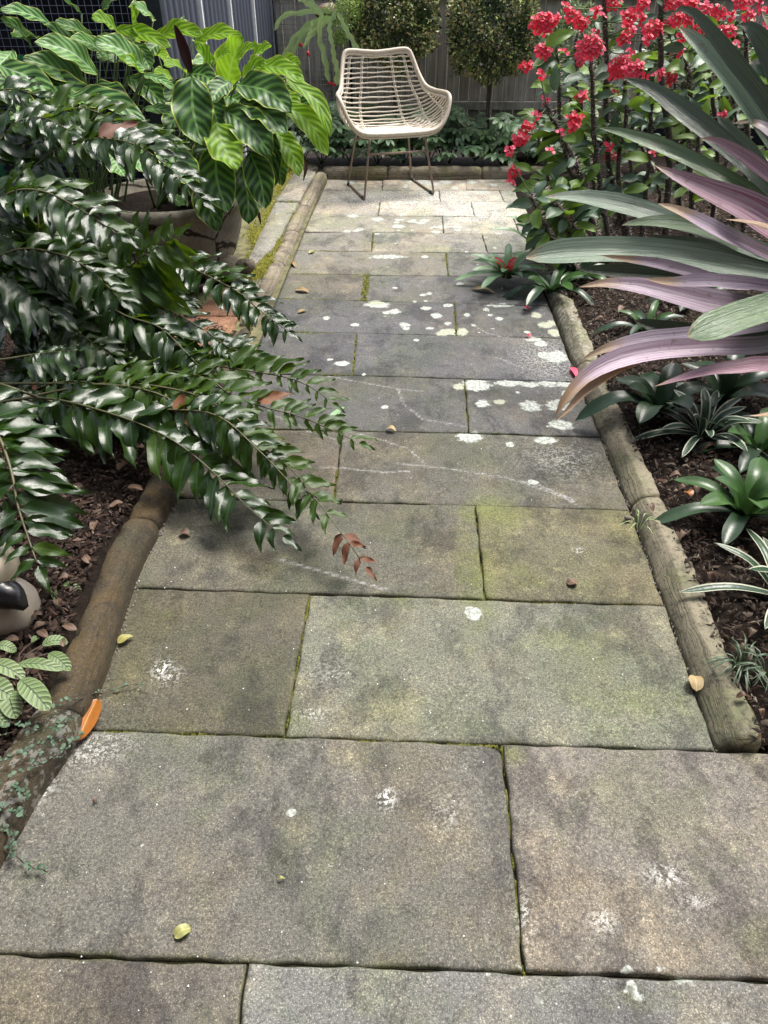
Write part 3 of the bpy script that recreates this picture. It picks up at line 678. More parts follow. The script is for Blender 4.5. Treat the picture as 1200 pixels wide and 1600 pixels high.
# debris in the gap beside the right kerb: small pale stones
dp = []
c = spline(RK[:5], 200)
for _ in range(420):
    q = c[rng.integers(0, 200)]; dp.append((q[0]-.006+rng.normal(0, .005), q[1]+rng.normal(0, .01), -.012+rng.uniform(0, .010)))
c = spline(LK[1:8], 200)
for _ in range(300):
    q = c[rng.integers(0, 200)]; dp.append((q[0]+.004+rng.normal(0, .004), q[1]+rng.normal(0, .01), -.006+rng.uniform(0, .010)))
part('grit', tufts(dp, .0032, .001, .004), M['pebble'], pa, kind='stuff')
# raised stone ledge left of the far kerb
M['ledgebase'] = simple('mossy_rubble', (.16, .15, .07), .95, sc=14, var=.9, b=1)
lg = part('ledge', (V3([tuple(G(*q, .045)) for q in [(220,560),(395,560),(512,270),(462,240),(330,240),(120,480)]]), [(0,1,2,3,4,5)]), M['ledgebase'], None, kind='structure', label='raised mossy stone ledge beside the far left kerb')
BASE[lg.name] = Vector((0,0,0))
def flat_stone(px, z0, z1, m, seed):
    q = [V3(G(a, b, z1)) for a, b in px]; cen = sum(q)/len(q); r = np.random.default_rng(seed); ring = []
    for i in range(len(q)):
        a, b = q[i], q[(i+1) % len(q)]
        for t in np.linspace(0, 1, 9)[:-1]: ring.append(a+(b-a)*t + (r.normal(0, .003, 3)*V3((1,1,0))))
    ring = np.array(ring); n = len(ring); inn = cen+(ring-cen)*.95; out = ring.copy(); out[:,2] -= .008; low = ring.copy(); low[:,2] = z0
    inn[:,2] += r.normal(0, .001, n)
    v = np.vstack([[cen], inn, out, low]); f = [(0, 1+i, 1+(i+1) % n) for i in range(n)]
    for L in (0, 1): f += [(1+L*n+i, 1+(L+1)*n+i, 1+(L+1)*n+(i+1) % n, 1+L*n+(i+1) % n) for i in range(n)]
    part('flat_stone', (v, [x for x in f]), m, lg)
Z = .072
flat_stone([(468,257),(499,257),(468,313),(431,313)], .03, Z, M['ledge'], 1)
flat_stone([(430,315),(467,315),(448,350),(428,385),(400,412),(388,404)], .03, Z, M['ledge'], 2)
flat_stone([(330,466),(383,466),(374,492),(296,492)], .03, .06, M['paver'], 3)
flat_stone([(293,494),(374,494),(350,540),(250,540)], .03, .058, M['paver'], 4)
flat_stone([(385,436),(412,436),(400,462),(372,464)], .03, .06, M['ledge'], 5)
mq = []
for (x, y, a, b, n_) in [(440,290,16,26,900),(425,340,16,26,1100),(404,370,14,20,1000),(410,405,22,10,1200),(398,425,16,12,900),(448,262,10,14,500),(455,330,6,18,300),(432,380,8,14,400)]:
    for _ in range(n_):
        q = G(x+rng.normal(0, a*.55), y+rng.normal(0, b*.55), .06); mq.append((q.x, q.y, .052+rng.uniform(0, .012)))
part('moss_tufts', tufts(mq, .006, .002, .009), M['moss'], lg, kind='stuff')
# ================================================================== MULCH
def chips(poly_px, n, seed, zz=.045, cols=None, smin=.006, smax=.025):
    r = np.random.default_rng(seed); out = []
    P2 = np.array([tuple(G(*q, .04))[:2] for q in poly_px]); lo, hi = P2.min(0), P2.max(0)
    pts = r.uniform(lo, hi, (n*4, 2)); ins = np.zeros(len(pts), bool); j = len(P2)-1
    for i in range(len(P2)):
        c = ((P2[i,1] > pts[:,1]) != (P2[j,1] > pts[:,1])) & (pts[:,0] < (P2[j,0]-P2[i,0])*(pts[:,1]-P2[i,1])/(P2[j,1]-P2[i,1]+1e-9)+P2[i,0]); ins ^= c; j = i
    pts = pts[ins][:n]; n = len(pts); a = r.uniform(0, 6.28, n); L = r.uniform(smin, smax, n)*r.choice([.6, 1, 1.3], n); big = r.random(n) < .02; L = np.where(big, L*2.2, L); w = L*r.uniform(.06, .45, n); th = r.uniform(.001, .004, n)
    X = np.stack([np.cos(a), np.sin(a), r.normal(0, .25, n)], 1); Yv = np.stack([-np.sin(a), np.cos(a), r.normal(0, .45, n)], 1)
    C = np.stack([pts[:,0], pts[:,1], .040+field(pts[:,0], pts[:,1])+r.uniform(0, .016, n)], 1)
    V = np.zeros((n, 6, 3)); V[:,0] = C-X*(L/2)[:,None]; V[:,1] = C+Yv*(w/2)[:,None]-X*(L*.2)[:,None]; V[:,2] = C+Yv*(w/2.5)[:,None]+X*(L*.4)[:,None]
    V[:,3] = C+X*(L/2)[:,None]; V[:,4] = C-Yv*(w/2)[:,None]+X*(L*.15)[:,None]; V[:,5] = C+np.stack([0*th, 0*th, th*2], 1)
    b = (np.arange(n)*6)[:, None, None]; f = (b+np.array([[0,5,1],[1,5,2],[2,5,3],[3,5,4],[4,5,0]])[None]).reshape(-1, 3)
    base = .72*np.array(cols)[r.integers(0, len(cols), n)]*r.uniform(.6, 1.5, (n, 1)); col = np.repeat(base, 6, 0)
    return (V.reshape(-1, 3), f, None, {'col': col})
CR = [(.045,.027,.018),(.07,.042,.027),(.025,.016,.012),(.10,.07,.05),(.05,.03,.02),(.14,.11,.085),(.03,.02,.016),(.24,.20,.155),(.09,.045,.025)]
CL = [(.030,.017,.013),(.05,.027,.019),(.018,.011,.009),(.07,.042,.03),(.02,.013,.01),(.10,.06,.045),(.17,.12,.09),(.06,.028,.018)]  # darker chip colours for the left bed
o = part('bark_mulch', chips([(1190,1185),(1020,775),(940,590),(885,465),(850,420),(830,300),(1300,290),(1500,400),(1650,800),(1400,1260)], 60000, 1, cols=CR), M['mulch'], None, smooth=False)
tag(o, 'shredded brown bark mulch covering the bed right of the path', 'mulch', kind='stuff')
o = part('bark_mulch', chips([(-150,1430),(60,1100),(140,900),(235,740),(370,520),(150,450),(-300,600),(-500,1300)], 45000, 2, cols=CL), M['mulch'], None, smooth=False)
tag(o, 'dark bark mulch covering the bed left of the path', 'mulch', kind='stuff')
# ================================================================== FENCE, SHED, WIRE, WALL
FY = 7.45
fe = empty('timber_fence', (1.4, FY, 0), 'old grey vertical paling fence behind the chair and hellebores', 'fence')
x = -1.45; i = 0
while x < 4.6:
    w = .100+.012*math.sin(i*2.3); z0 = .19+.006*math.sin(i*5); y = FY+(.010 if i % 2 else -.004)+.004*math.sin(i*3.1)
    v, f = box((x+.003, y, z0), (x+w-.003, y+.016, 1.75+.01*math.sin(i*7)))
    v[:, 0] += (v[:, 2]-z0)*.004*math.sin(i*1.9)
    part('fence_paling', (v, f), M['wood'], fe, smooth=False); x += w; i += 1
part('fence_rail', box((-1.45, FY-.062, 1.165), (4.6, FY-.012, 1.235)), M['wood'], fe, smooth=False)
part('fence_rail', box((-1.45, FY-.055, .34), (4.6, FY-.012, .40)), M['wood'], fe, smooth=False)
part('fence_plinth', box((-1.45, FY-.010, .02), (4.6, FY+.02, .185)), M['dark'], fe, smooth=False)
# cast iron panel hung on the fence
ip = empty('iron_panel', (2.0, FY-.09, 1.25), 'dark ornamental iron panel of ovals on the fence above the red flowers', 'panel')
a0, a1 = 1.30, 2.75; zt = 1.40; zb = 1.17
part('frame', join(box((a0,FY-.10,zb),(a1,FY-.08,zb+.02)), box((a0,FY-.10,zt),(a1,FY-.08,zt+.02)), box((a0,FY-.10,zb+.021),(a0+.02,FY-.08,zt-.001)), box((a1-.02,FY-.10,zb+.021),(a1,FY-.08,zt-.001))), M['iron'], ip, smooth=False)
for k in range(9):
    cx = a0+.1+k*.155; ring = [(cx+.055*math.cos(t), FY-.09, (zb+zt)/2+.012+.088*math.sin(t)) for t in np.linspace(0, 6.283, 21)[:-1]]
    part('ring', tube(ring, .008, 6, closed=True), M['iron'], ip)
    part('cross_bar', join(tube([(cx, FY-.09, zb+.03), (cx, FY-.09, zt-.01)], .005, 5), tube([(cx-.05, FY-.09, (zb+zt)/2+.012), (cx+.05, FY-.09, (zb+zt)/2+.012)], .005, 5), ball((cx, FY-.09, (zb+zt)/2+.012), .022, 8, 6)), M['iron'], ip)
# shed: mesh front facing the camera, corrugated side along the path
SC = V3((-1.16, 4.62, 0)); SE = V3((-.935, 7.35, 0))
sh = empty('metal_shed', tuple(SC), 'dark slate blue corrugated steel shed wall behind the potted striped plants', 'shed')
dv = nrm(SE-SC); nv_ = np.array([dv[1], -dv[0], 0])      # outward, towards the path
Ls = np.linalg.norm(SE-SC); nsheet = 4; wS = Ls/nsheet
for k in range(nsheet):
    n = 60; s = np.linspace(.02, wS-.022, n); per = .095
    ph = (s % per)/per; d = np.clip(np.minimum(ph, 1-ph)*6-.7, 0, 1)*.018
    vs = []
    for z in (.08, 2.15):
        for q, dd in zip(s, d): vs.append(SC+dv*(k*wS+q)+nv_*(dd)+V3((0,0,z)))
    f = [(j, j+1, n+j+1, n+j) for j in range(n-1)]
    part('wall_sheet', (V3(vs), f), M['sheet'], sh, smooth=False)
    if k < nsheet:
        e = SC+dv*((k+1)*wS-.012); q = [e-dv*.012+nv_*.001, e+dv*.012+nv_*.001, e+dv*.012+nv_*.03, e-dv*.012+nv_*.03]
        v = V3([tuple(a+V3((0,0,.08))) for a in q]+[tuple(a+V3((0,0,2.15))) for a in q]); part('joint_strip', (v, [(3,2,1,0),(4,5,6,7),(0,1,5,4),(1,2,6,5),(2,3,7,6),(3,0,4,7)]), M['strip'], sh, smooth=False)  # pale strip set over the white gap between sheets
part('corner_post', box((SC[0]-.13, SC[1]-.03, .02), (SC[0]+.012, SC[1]+.05, 2.2)), M['post'], sh, smooth=False)
part('back_wall', join(box((-4.4, 5.5, 0), (-1.27, 5.53, 2.2)), box((-4.4, 4.66, 0), (-4.37, 5.5, 2.2)), box((-4.4, 4.66, 2.21), (-1.2, 5.5, 2.23)), box((-4.36, 4.66, .001), (-1.3, 5.5, .03))), M['dark'], sh, smooth=False)
part('roof', box((-4.5, 4.5, 2.24), (-1.0, 7.4, 2.28)), M['post'], sh, smooth=False)
def wire_panel(name, x0, x1, z0, z1, y, sp_, r, label, ydir=0, cat='mesh screen'):
    t = empty(name, (x0, y, z0), label, cat)
    fr = .012
    part('frame', join(tube([(x0,y,z0),(x1,y,z0)], fr, 6), tube([(x0,y,z1),(x1,y,z1)], fr, 6), tube([(x0,y,z0),(x0,y,z1)], fr, 6), tube([(x1,y,z0),(x1,y,z1)], fr, 6)), M['post'], t)
    r2 = random.Random(3); mv = mesh('upright_wire', *tube([(0,0,z0-z0),(0,0,z1-z0)], r, 4)[:2], M['wire']); mh = mesh('cross_wire', *tube([(0,0,0),(x1-x0,0,0)], r, 4)[:2], M['wire'])
    x = x0+sp_
    while x < x1-.01:
        link('upright_wire', mv, t, Matrix.Translation((x+r2.uniform(-.001,.001), y, z0)) @ Matrix.Rotation(r2.uniform(-.003,.003), 4, 'Y')); x += sp_
    z = z0+sp_
    while z < z1-.01:
        link('cross_wire', mh, t, Matrix.Translation((x0, y-.003, z+r2.uniform(-.001,.001))) @ Matrix.Rotation(r2.uniform(-.002,.002), 4, 'Y')); z += sp_
    return t
wire_panel('wire_mesh_panel', -3.3, SC[0]-.135, .10, 1.75, 4.60, .036, .0014, 'square wire mesh front of the dark shed behind the striped leaves')
wire_panel('wire_mesh_panel', -.90, -.28, .15, 1.6, 7.30, .036, .0014, 'square wire mesh trellis on the fence behind the hanging cactus')
wa = empty('garden_wall', (4.7, 4, 0), 'pinkish rendered garden wall glimpsed behind the red flowering shrubs', 'wall')
part('wall_face', box((4.62, 0, -.02), (4.8, FY+.05, 1.9)), M['render'], wa, smooth=False); part('coping', box((4.58, 0, 1.903), (4.84, FY+.05, 1.97)), M['ledge'] if False else M['render'], wa, smooth=False)
# added wall and overhang out of view, blocking sky to darken the foreground
ho = empty('added_house', (0, -1.9, 0), 'added wall and deep overhang behind the camera, out of view, darkening the foreground', 'added_house')
part('wall_face', box((-6, -2.1, -.02), (6, -1.9, 2.8)), M['render'], ho, smooth=False); part('added_eave', box((-6.2, -1.895, 2.55), (6.2, .35, 2.68)), M['post'], ho, smooth=False)
# ================================================================== THE CHAIR
CH = G(606, 294.5); chair = empty('rattan_chair', tuple(CH), 'pale woven rattan tub armchair on thin brown metal legs at the end of the path', 'chair')
ca = math.radians(17); SX, SY, SZ = 1.10, 1.10, 1.035
def cw(p):
    p = np.asarray(p, float).reshape(-1, 3)*V3((SX, SY, SZ)); x, y = p[:,0].copy(), p[:,1].copy()
    return np.stack([CH[0]+x*math.cos(ca)-y*math.sin(ca), CH[1]+x*math.sin(ca)+y*math.cos(ca), p[:,2]], 1)
rimR = [(0,.262,.838),(.09,.262,.845),(.17,.255,.853),(.215,.245,.848),(.238,.228,.81),(.265,.17,.715),(.292,.10,.645),(.33,.03,.622),(.352,-.06,.622),(.362,-.14,.62),(.360,-.185,.595),(.340,-.215,.53),(.305,-.235,.465),(.262,-.245,.428),(.2,-.25,.412),(.1,-.252,.408),(0,-.252,.407)]
rr_ = np.array(rimR); loop = np.vstack([rr_, (rr_*V3((-1,1,1)))[-2:0:-1]])
lp = spline(np.vstack([loop, loop[:1]]), 121)[:-1]
part('rim', tube(cw(lp), .0145, 10, closed=True), M['canerim'], chair)
under = lp.copy(); under[:,2] -= .020; under[:,:2] *= .985
part('rim_wrap', tube(cw(under), .009, 6, closed=True), M['canerim'], chair)
cl = spline([(0,.262,.838),(0,.245,.70),(0,.215,.57),(0,.17,.46),(0,.09,.405),(0,-.03,.392),(0,-.16,.398),(0,-.252,.407)], 200)
rs = spline(rimR, 300); Rd = np.r_[0, np.cumsum(np.linalg.norm(np.diff(rs, axis=0), axis=1))]; Rd /= Rd[-1]
def rod(k, K=26):
    f = (k+1)/(K+1); B = cl[int(f*199)]; g = .165+.66*(f**.86); j = np.searchsorted(Rd, g); R = rs[min(j, 299)]
    th = np.linspace(-1, 1, 41)*math.pi/2; q = 1-np.cos(th)
    x = R[0]*np.sin(th)**1 if False else R[0]*np.sign(th)*np.abs(np.sin(np.abs(th)))**.92; y = B[1]+(R[1]-B[1])*q**1.15; z = B[2]+(R[2]-B[2])*q**1.5
    return np.stack([x, y, z], 1)
rods = [rod(k) for k in range(26)]
for k, q in enumerate(rods):
    w = q.copy(); w[:,2] += .0022*np.sin(np.arange(41)*.9+k*2.1)
    part('cane_rod', tube(cw(w), .0052, 6), M['cane'], chair)
for k in range(9):       # the close weave of the seat
    f = .60+k*.045; B = cl[min(int(f*199), 199)]; w = .235+.01*k
    part('seat_cane', tube(cw([(-w, B[1], B[2]+.045), (-w*.7, B[1], B[2]+.008), (0, B[1], B[2]+.002), (w*.7, B[1], B[2]+.008), (w, B[1], B[2]+.045)]), .0055, 6, n=16), M['cane'], chair)
bind = []
for th in (9, 15, 20, 25, 31):
    for dx in (-.4, .4):
        q = np.array([r[th]*(1-abs(dx)*.0) for r in rods]); q = np.vstack([rs[int((.02+abs(th-20)/20*.18)*299)]*V3((1 if th > 20 else -1, 1, 1)), q]) if th != 20 else np.vstack([cl[0], q])
        if th == 20: continue
        q = q+V3((dx*.014, .004, 0)); part('rib', tube(cw(q), .0040, 5), M['cane'], chair)
    if th == 20: continue
    for i, r in enumerate(rods[:20]):
        bind.append(ball(cw(r[th]+V3((0,-.002,0)))[0], (.011, .009, .009), 7, 5))
part('bindings', join(*bind), M['cane'], chair, kind='stuff')
for sx in (-1, 1):   # the bar across each arm
    q = [r[4 if sx < 0 else 36] for r in rods[6:]]; part('side_rib', tube(cw(q), .006, 6), M['cane'], chair)
    part('arm_binding', tube(cw([(sx*.262,.165,.70),(sx*.285,.10,.625),(sx*.325,.03,.60),(sx*.345,-.06,.60),(sx*.352,-.15,.595)]), .010, 6, n=14), M['cane'], chair)
for sx in (-1, 1):
    A = [(sx*.185,-.205,.395),(sx*.215,-.235,.2),(sx*.243,-.262,.02),(sx*.243,-.255,.009),(sx*.243,-.24,.008),(sx*.238,.15,.008),(sx*.238,.175,.010),(sx*.234,.185,.03),(sx*.205,.155,.22),(sx*.18,.125,.395)]
    p = []
    for a, b in zip(A[:-1], A[1:]):
        for t in np.linspace(0, 1, 5)[:-1]: p.append(V3(a)*(1-t)+V3(b)*t)
    p.append(V3(A[-1])); part('leg_frame', tube(cw(p), .0085, 8), M['leg'], chair)
    for y in (-.235, .14): part('foot_clip', tube(cw([(sx*.2405, y, .008), (sx*.2405, y+.03, .008)]), .0125, 8), M['cap'], chair)
part('stretcher', tube(cw([(-.203,-.222,.285),(.203,-.222,.285)]), .0075, 8), M['leg'], chair)
part('stretcher', tube(cw([(-.196,.148,.315),(.196,.148,.315)]), .0075, 8), M['leg'], chair)
part('seat_frame', tube(cw([(-.185,-.205,.385),(.185,-.205,.385),(.19,.12,.382),(-.19,.12,.382)]), .008, 8, closed=True), M['leg'], chair)
# ================================================================== POT, DISH, ORNAMENTS
PC = (-1.10, 4.00, .05)
pot = empty('plant_pot', PC, 'large weathered cement bowl pot with a crack, under the striped leaves', 'pot')
part('bowl', lathe([(.0,.02),(.24,.02),(.26,.03),(.31,.12),(.345,.22),(.36,.30),(.365,.335),(.385,.345),(.395,.37),(.39,.395),(.36,.40),(.345,.39),(.34,.34),(0,.335)], PC, 56, .004), M['pot'], pot)
part('potting_soil', lathe([(.0,.350),(.2,.352),(.342,.345)], PC, 30, .01), M['soil'], pot)
ds = tag(part('clay_dish', lathe([(0,0),(.27,0),(.32,.035),(.35,.06),(.355,.07),(.34,.068),(.31,.045),(.25,.018),(0,.016)], (-1.17, 3.86, .035), 48, .01), M['saucer'], None), 'wide brown clay dish standing under the cement pot', 'dish')
tt = empty('stone_ornament', tuple(G(385,432,.055)), 'small weathered stone turtle ornament beside the cement pot', 'ornament'); q = V3(G(370,437,.055))
part('shell', ball(q+V3((-.07,.02,.05)), (.13,.10,.07), 16, 10, .06, 3), M['rock'], tt)
part('head', join(ball(q+V3((.055,-.01,.075)), (.055,.042,.038), 14, 9, .07, 5), ball(q+V3((.065,-.035,.095)), .013, 8, 6), ball(q+V3((.07,.015,.095)), .013, 8, 6)), M['rock'], tt)
for dx, dy in ((.02,-.07),(.03,.06)): part('leg', ball(q+V3((dx,dy,.02)), (.045,.028,.025), 10, 7, .1, 7), M['rock'], tt)
o_ = V3(P(-14, 915, 1.36))
go = empty('ceramic_ornament', tuple(o_), 'cream glazed ceramic bird ornament with a black beak at the left edge', 'ornament')
part('body', ball(o_+V3((.0,.02,-.095)), (.082,.08,.085), 26, 18, .03, 2), M['cream'], go)
part('head', ball(o_+V3((.0,.02,.045)), (.072,.07,.068), 24, 16, .02, 4), M['cream'], go)
part('beak', tube([o_+V3((.03,-.02,.0)), o_+V3((.07,-.035,-.012)), o_+V3((.095,-.045,-.035))], [.042,.034,.008], 12, n=8), M['black'], go)
part('base', lathe([(0,0),(.06,0),(.065,.02),(.05,.04)], (o_[0], o_[1]+.02, .05), 20), M['cream'], go)
gp = V3(P(8, 92, 4.2)); gt = tag(part('garden_tray', join(box(gp+V3((-.16,-.06,-.05)), gp+V3((.06,.06,-.045))), box(gp+V3((-.165,-.065,-.044)), gp+V3((.065,-.058,.01))), box(gp+V3((-.165,.058,-.044)), gp+V3((.065,.065,.01))), box(gp+V3((.058,-.0575,-.044)), gp+V3((.066,.0575,.01))), box(gp+V3((-.16,-.05,-gp[2]+.03)), gp+V3((-.14,-.03,-.051))), box(gp+V3((.03,.03,-gp[2]+.03)), gp+V3((.05,.05,-.051)))), M['greenp'], None, smooth=False), 'green plastic tray on legs behind the left striped plant', 'tray')
# ================================================================== LEAF TRACING
TOCAM = lambda p: nrm(V3((0,0,H))-V3(p))
def traced(parent, name, pts, hwpx, m, prof='strap', face=.75, up=.6, fold=.25, nu=2, nv=14, wave=0, wf=4, twist=0, curl=0, seed=0, side=(0,0,0), label=None):
    """pts: (px, py, Y) along the middle of the leaf from base to tip"""
    w = [V3(P(*q)) for q in pts]; mid = w[len(w)//2]
    N = nrm(TOCAM(mid)*face+UP*up+V3(side)); hw = hwpx*mpp(mid)
    return part(name, blade(w, hw, N, prof, fold, nu, nv, wave, wf, twist, curl, seed), m, parent, label=label)
# ------------------------------------------------------------------ giant tank bromeliad on the right
BB = P(1345, 455, 2.60)
gb = empty('giant_bromeliad', (BB.x, BB.y, .05), 'giant bromeliad with long green and purple strap leaves leaning over the right bed', 'plant')
C_ = (1345, 430, 2.60)
T = [ # points from tip to base (px,py,Y), half width px, material, profile, extras
 ([(1046,26,2.75),(1062,13,2.72),(1088,24,2.7),(1135,80,2.66),(1200,165,2.62),(1262,262,2.6),C_], 14, 'bD', 'strap', dict(up=.2)),
 ([(1062,44,2.95),(1092,72,2.9),(1140,128,2.85),(1200,215,2.78),(1262,305,2.7),C_], 16, 'bS', 'blunt', dict(fold=.5, up=.5)),
 ([(1152,38,2.75),(1172,44,2.72),(1200,80,2.7),(1250,170,2.66),(1310,300,2.62),C_], 26, 'bD', 'strap', dict(up=.2)),
 ([(973,122,3.05),(1015,138,3.0),(1075,180,2.9),(1140,232,2.8),(1200,285,2.7),C_], 18, 'bD', 'strap', dict(up=.3)),
 ([(935,200,3.0),(975,210,2.95),(1040,234,2.88),(1110,268,2.8),(1200,322,2.7),C_], 16, 'bG', 'strap', dict(fold=.45)),
 ([(1094,216,2.6),(1120,220,2.6),(1160,242,2.58),(1205,276,2.56),(1270,330,2.56),C_], 12, 'bM', 'strap', dict(twist=.5)),
 ([(1143,194,2.8),(1172,191,2.8),(1205,208,2.75),(1260,270,2.7),C_], 11, 'bP', 'strap', dict()),
 ([(1022,258,2.6),(1060,277,2.56),(1110,300,2.54),(1165,325,2.52),(1230,365,2.52),C_], 33, 'bM', 'lance', dict(fold=.35, up=.4)),
 ([(850,308,2.95),(900,308,2.92),(960,318,2.86),(1030,338,2.8),(1110,362,2.72),(1200,398,2.66),C_], 19, 'bS', 'strap', dict(up=.6)),
 ([(970,352,2.78),(1010,347,2.76),(1060,350,2.74),(1120,366,2.7),(1200,402,2.66),C_], 15, 'bG', 'strap', dict()),
 ([(1028,318,2.5),(1060,330,2.48),(1110,356,2.48),(1160,382,2.5),(1230,410,2.55),C_], 16, 'bP', 'strap', dict(fold=.4)),
 ([(1133,343,2.4),(1165,346,2.42),(1205,357,2.45),(1270,390,2.5),C_], 10, 'bT', 'lance', dict(curl=.4)),
 ([(822,403,2.8),(880,396,2.78),(960,393,2.74),(1040,398,2.7),(1120,410,2.66),(1200,425,2.62),C_], 26, 'bS', 'blunt', dict(fold=.35, up=.55)),
 ([(900,420,2.86),(1000,425,2.8),(1100,432,2.72),(1200,438,2.65),C_], 16, 'bD', 'strap', dict(up=.1)),
 ([(938,399,2.5),(975,404,2.48),(1030,412,2.48),(1090,428,2.5),(1160,446,2.54),C_], 10, 'bP', 'strap', dict(twist=.5)),
 ([(903,449,2.62),(945,443,2.58),(1000,448,2.56),(1060,462,2.56),(1130,478,2.56),(1220,485,2.58),C_], 27, 'bP', 'lance', dict(fold=.3, up=.5)),
 ([(1008,436,2.45),(1050,442,2.44),(1100,440,2.45),(1160,444,2.48),(1230,450,2.52),C_], 15, 'bP', 'strap', dict(fold=.4)),
 ([(1074,526,2.22),(1105,515,2.24),(1150,497,2.3),(1205,480,2.38),(1270,460,2.5),C_], 29, 'bG', 'blunt', dict(fold=.2, up=.5)),
 ([(908,562,2.42),(950,544,2.4),(1005,531,2.4),(1070,524,2.42),(1150,515,2.46),(1240,495,2.5),C_], 15, 'bP', 'strap', dict(up=.6)),
 ([(866,653,2.12),(885,622,2.14),(915,590,2.18),(960,566,2.22),(1020,552,2.27),(1090,546,2.32),(1200,540,2.42),(1280,500,2.52),C_], 21, 'bP', 'strap', dict(fold=.5, up=.5)),
 ([(1022,604,2.15),(1060,592,2.17),(1110,579,2.2),(1170,572,2.26),(1240,555,2.4),C_], 19, 'bM', 'lance', dict(up=.5)),
 ([(1170,650,2.0),(1190,648,2.05),(1220,640,2.15),(1270,600,2.3),C_], 11, 'bT', 'lance', dict(curl=.5)),
 ([(990,500,2.75),(1060,520,2.7),(1130,530,2.66),(1200,520,2.62),C_], 20, 'bD', 'strap', dict(up=.1)),
 ([(1010,370,2.9),(1080,385,2.85),(1150,400,2.75),(1230,425,2.68),C_], 16, 'bD', 'strap', dict(up=.1)),
 ([(1120,180,3.1),(1160,230,3.0),(1210,300,2.85),(1270,370,2.7),C_], 18, 'bD', 'strap', dict(up=.1)),
 ([(1190,20,2.9),(1220,60,2.85),(1260,160,2.75),(1310,300,2.65),C_], 24, 'bG', 'strap', dict()),
 ([(1180,470,2.5),(1230,468,2.5),(1290,455,2.55),C_], 24, 'bD', 'strap', dict(up=.1)),
]
for k, (p, hw, m, pf, ex) in enumerate(T): 
    ex = dict(ex); ex.setdefault('fold', .3)
    traced(gb, 'leaf', p[::-1], hw*.9, M[m], pf, nv=26, nu=3, seed=k, **ex)
traced(gb, 'dry_tip', [(1000,568,2.24),(960,582,2.2),(915,612,2.16),(888,640,2.12),(866,660,2.10)], 9, M['bT'], 'lance', fold=.6, nu=3, seed=3)
# the rest of the rosette, out of frame to the right
for k in range(16):
    a = math.radians(-75+k*13+7*math.sin(k*3)); e = .5+.5*abs(math.sin(k*2.1)); c0 = V3((BB.x, BB.y, .30)); d = V3((math.cos(a), math.sin(a), 0))
    if d[0] < .15: continue
    part('leaf', blade([c0, c0+d*.3+UP*.3*e, c0+d*.7+UP*.5*e, c0+d*1.05+UP*.35*e], .055, UP+d*-.3, 'strap', .4, 2, 18), M[('bG','bS','bP')[k % 3]], gb)
part('stem', tube([(BB.x, BB.y, .0), (BB.x, BB.y, .25), (BB.x, BB.y, .42)], [.09, .10, .05], 10, n=6), M['bD'], gb)
# ------------------------------------------------------------------ zebra plants
def cala(parent, rows, base, seedo=0):
    for k, r in enumerate(rows):
        (bx, by), (tx, ty), hw, m, Y, arch = r[:6]; ex = dict(r[6]) if len(r) > 6 else {}
        mx, my = (bx+tx)/2, (by+ty)/2; dx, dy = tx-bx, ty-by; Lp = math.hypot(dx, dy)
        ox, oy = -dy/Lp*arch, dx/Lp*arch
        if isinstance(Y, tuple): Y0, Y1 = Y
        else: Y0, Y1 = Y+.06, Y-.08
        ex.setdefault('side', (.25*math.sin(k*2.4), 0, 0))
        traced(parent, 'leaf', [(bx, by, Y0), (mx+ox, my+oy, (Y0+Y1)/2), (tx, ty, Y1)], hw*1.12, M[m], 'cala', nu=3, nv=14, fold=.28, wave=.17, wf=2.6, seed=k+seedo, **ex)
        a = V3(P(bx, by, Y0)); b = V3((base[0]+.11*math.sin(k*2.1), base[1]+.09*math.cos(k*1.3), base[2]))
        t0 = nrm(a-V3(P(mx+ox, my+oy, (Y0+Y1)/2))); part('stalk', tube([b, b*.45+a*.55+V3((0,0,.05))-V3((0,0,0)), a+t0*-.0], [.007, .005, .0035], 6, n=10), M['stemg'], parent)
zb = empty('zebra_plant', (PC[0], PC[1], .40), 'bright zebra plant with green striped leaves growing in the cracked cement pot', 'plant')
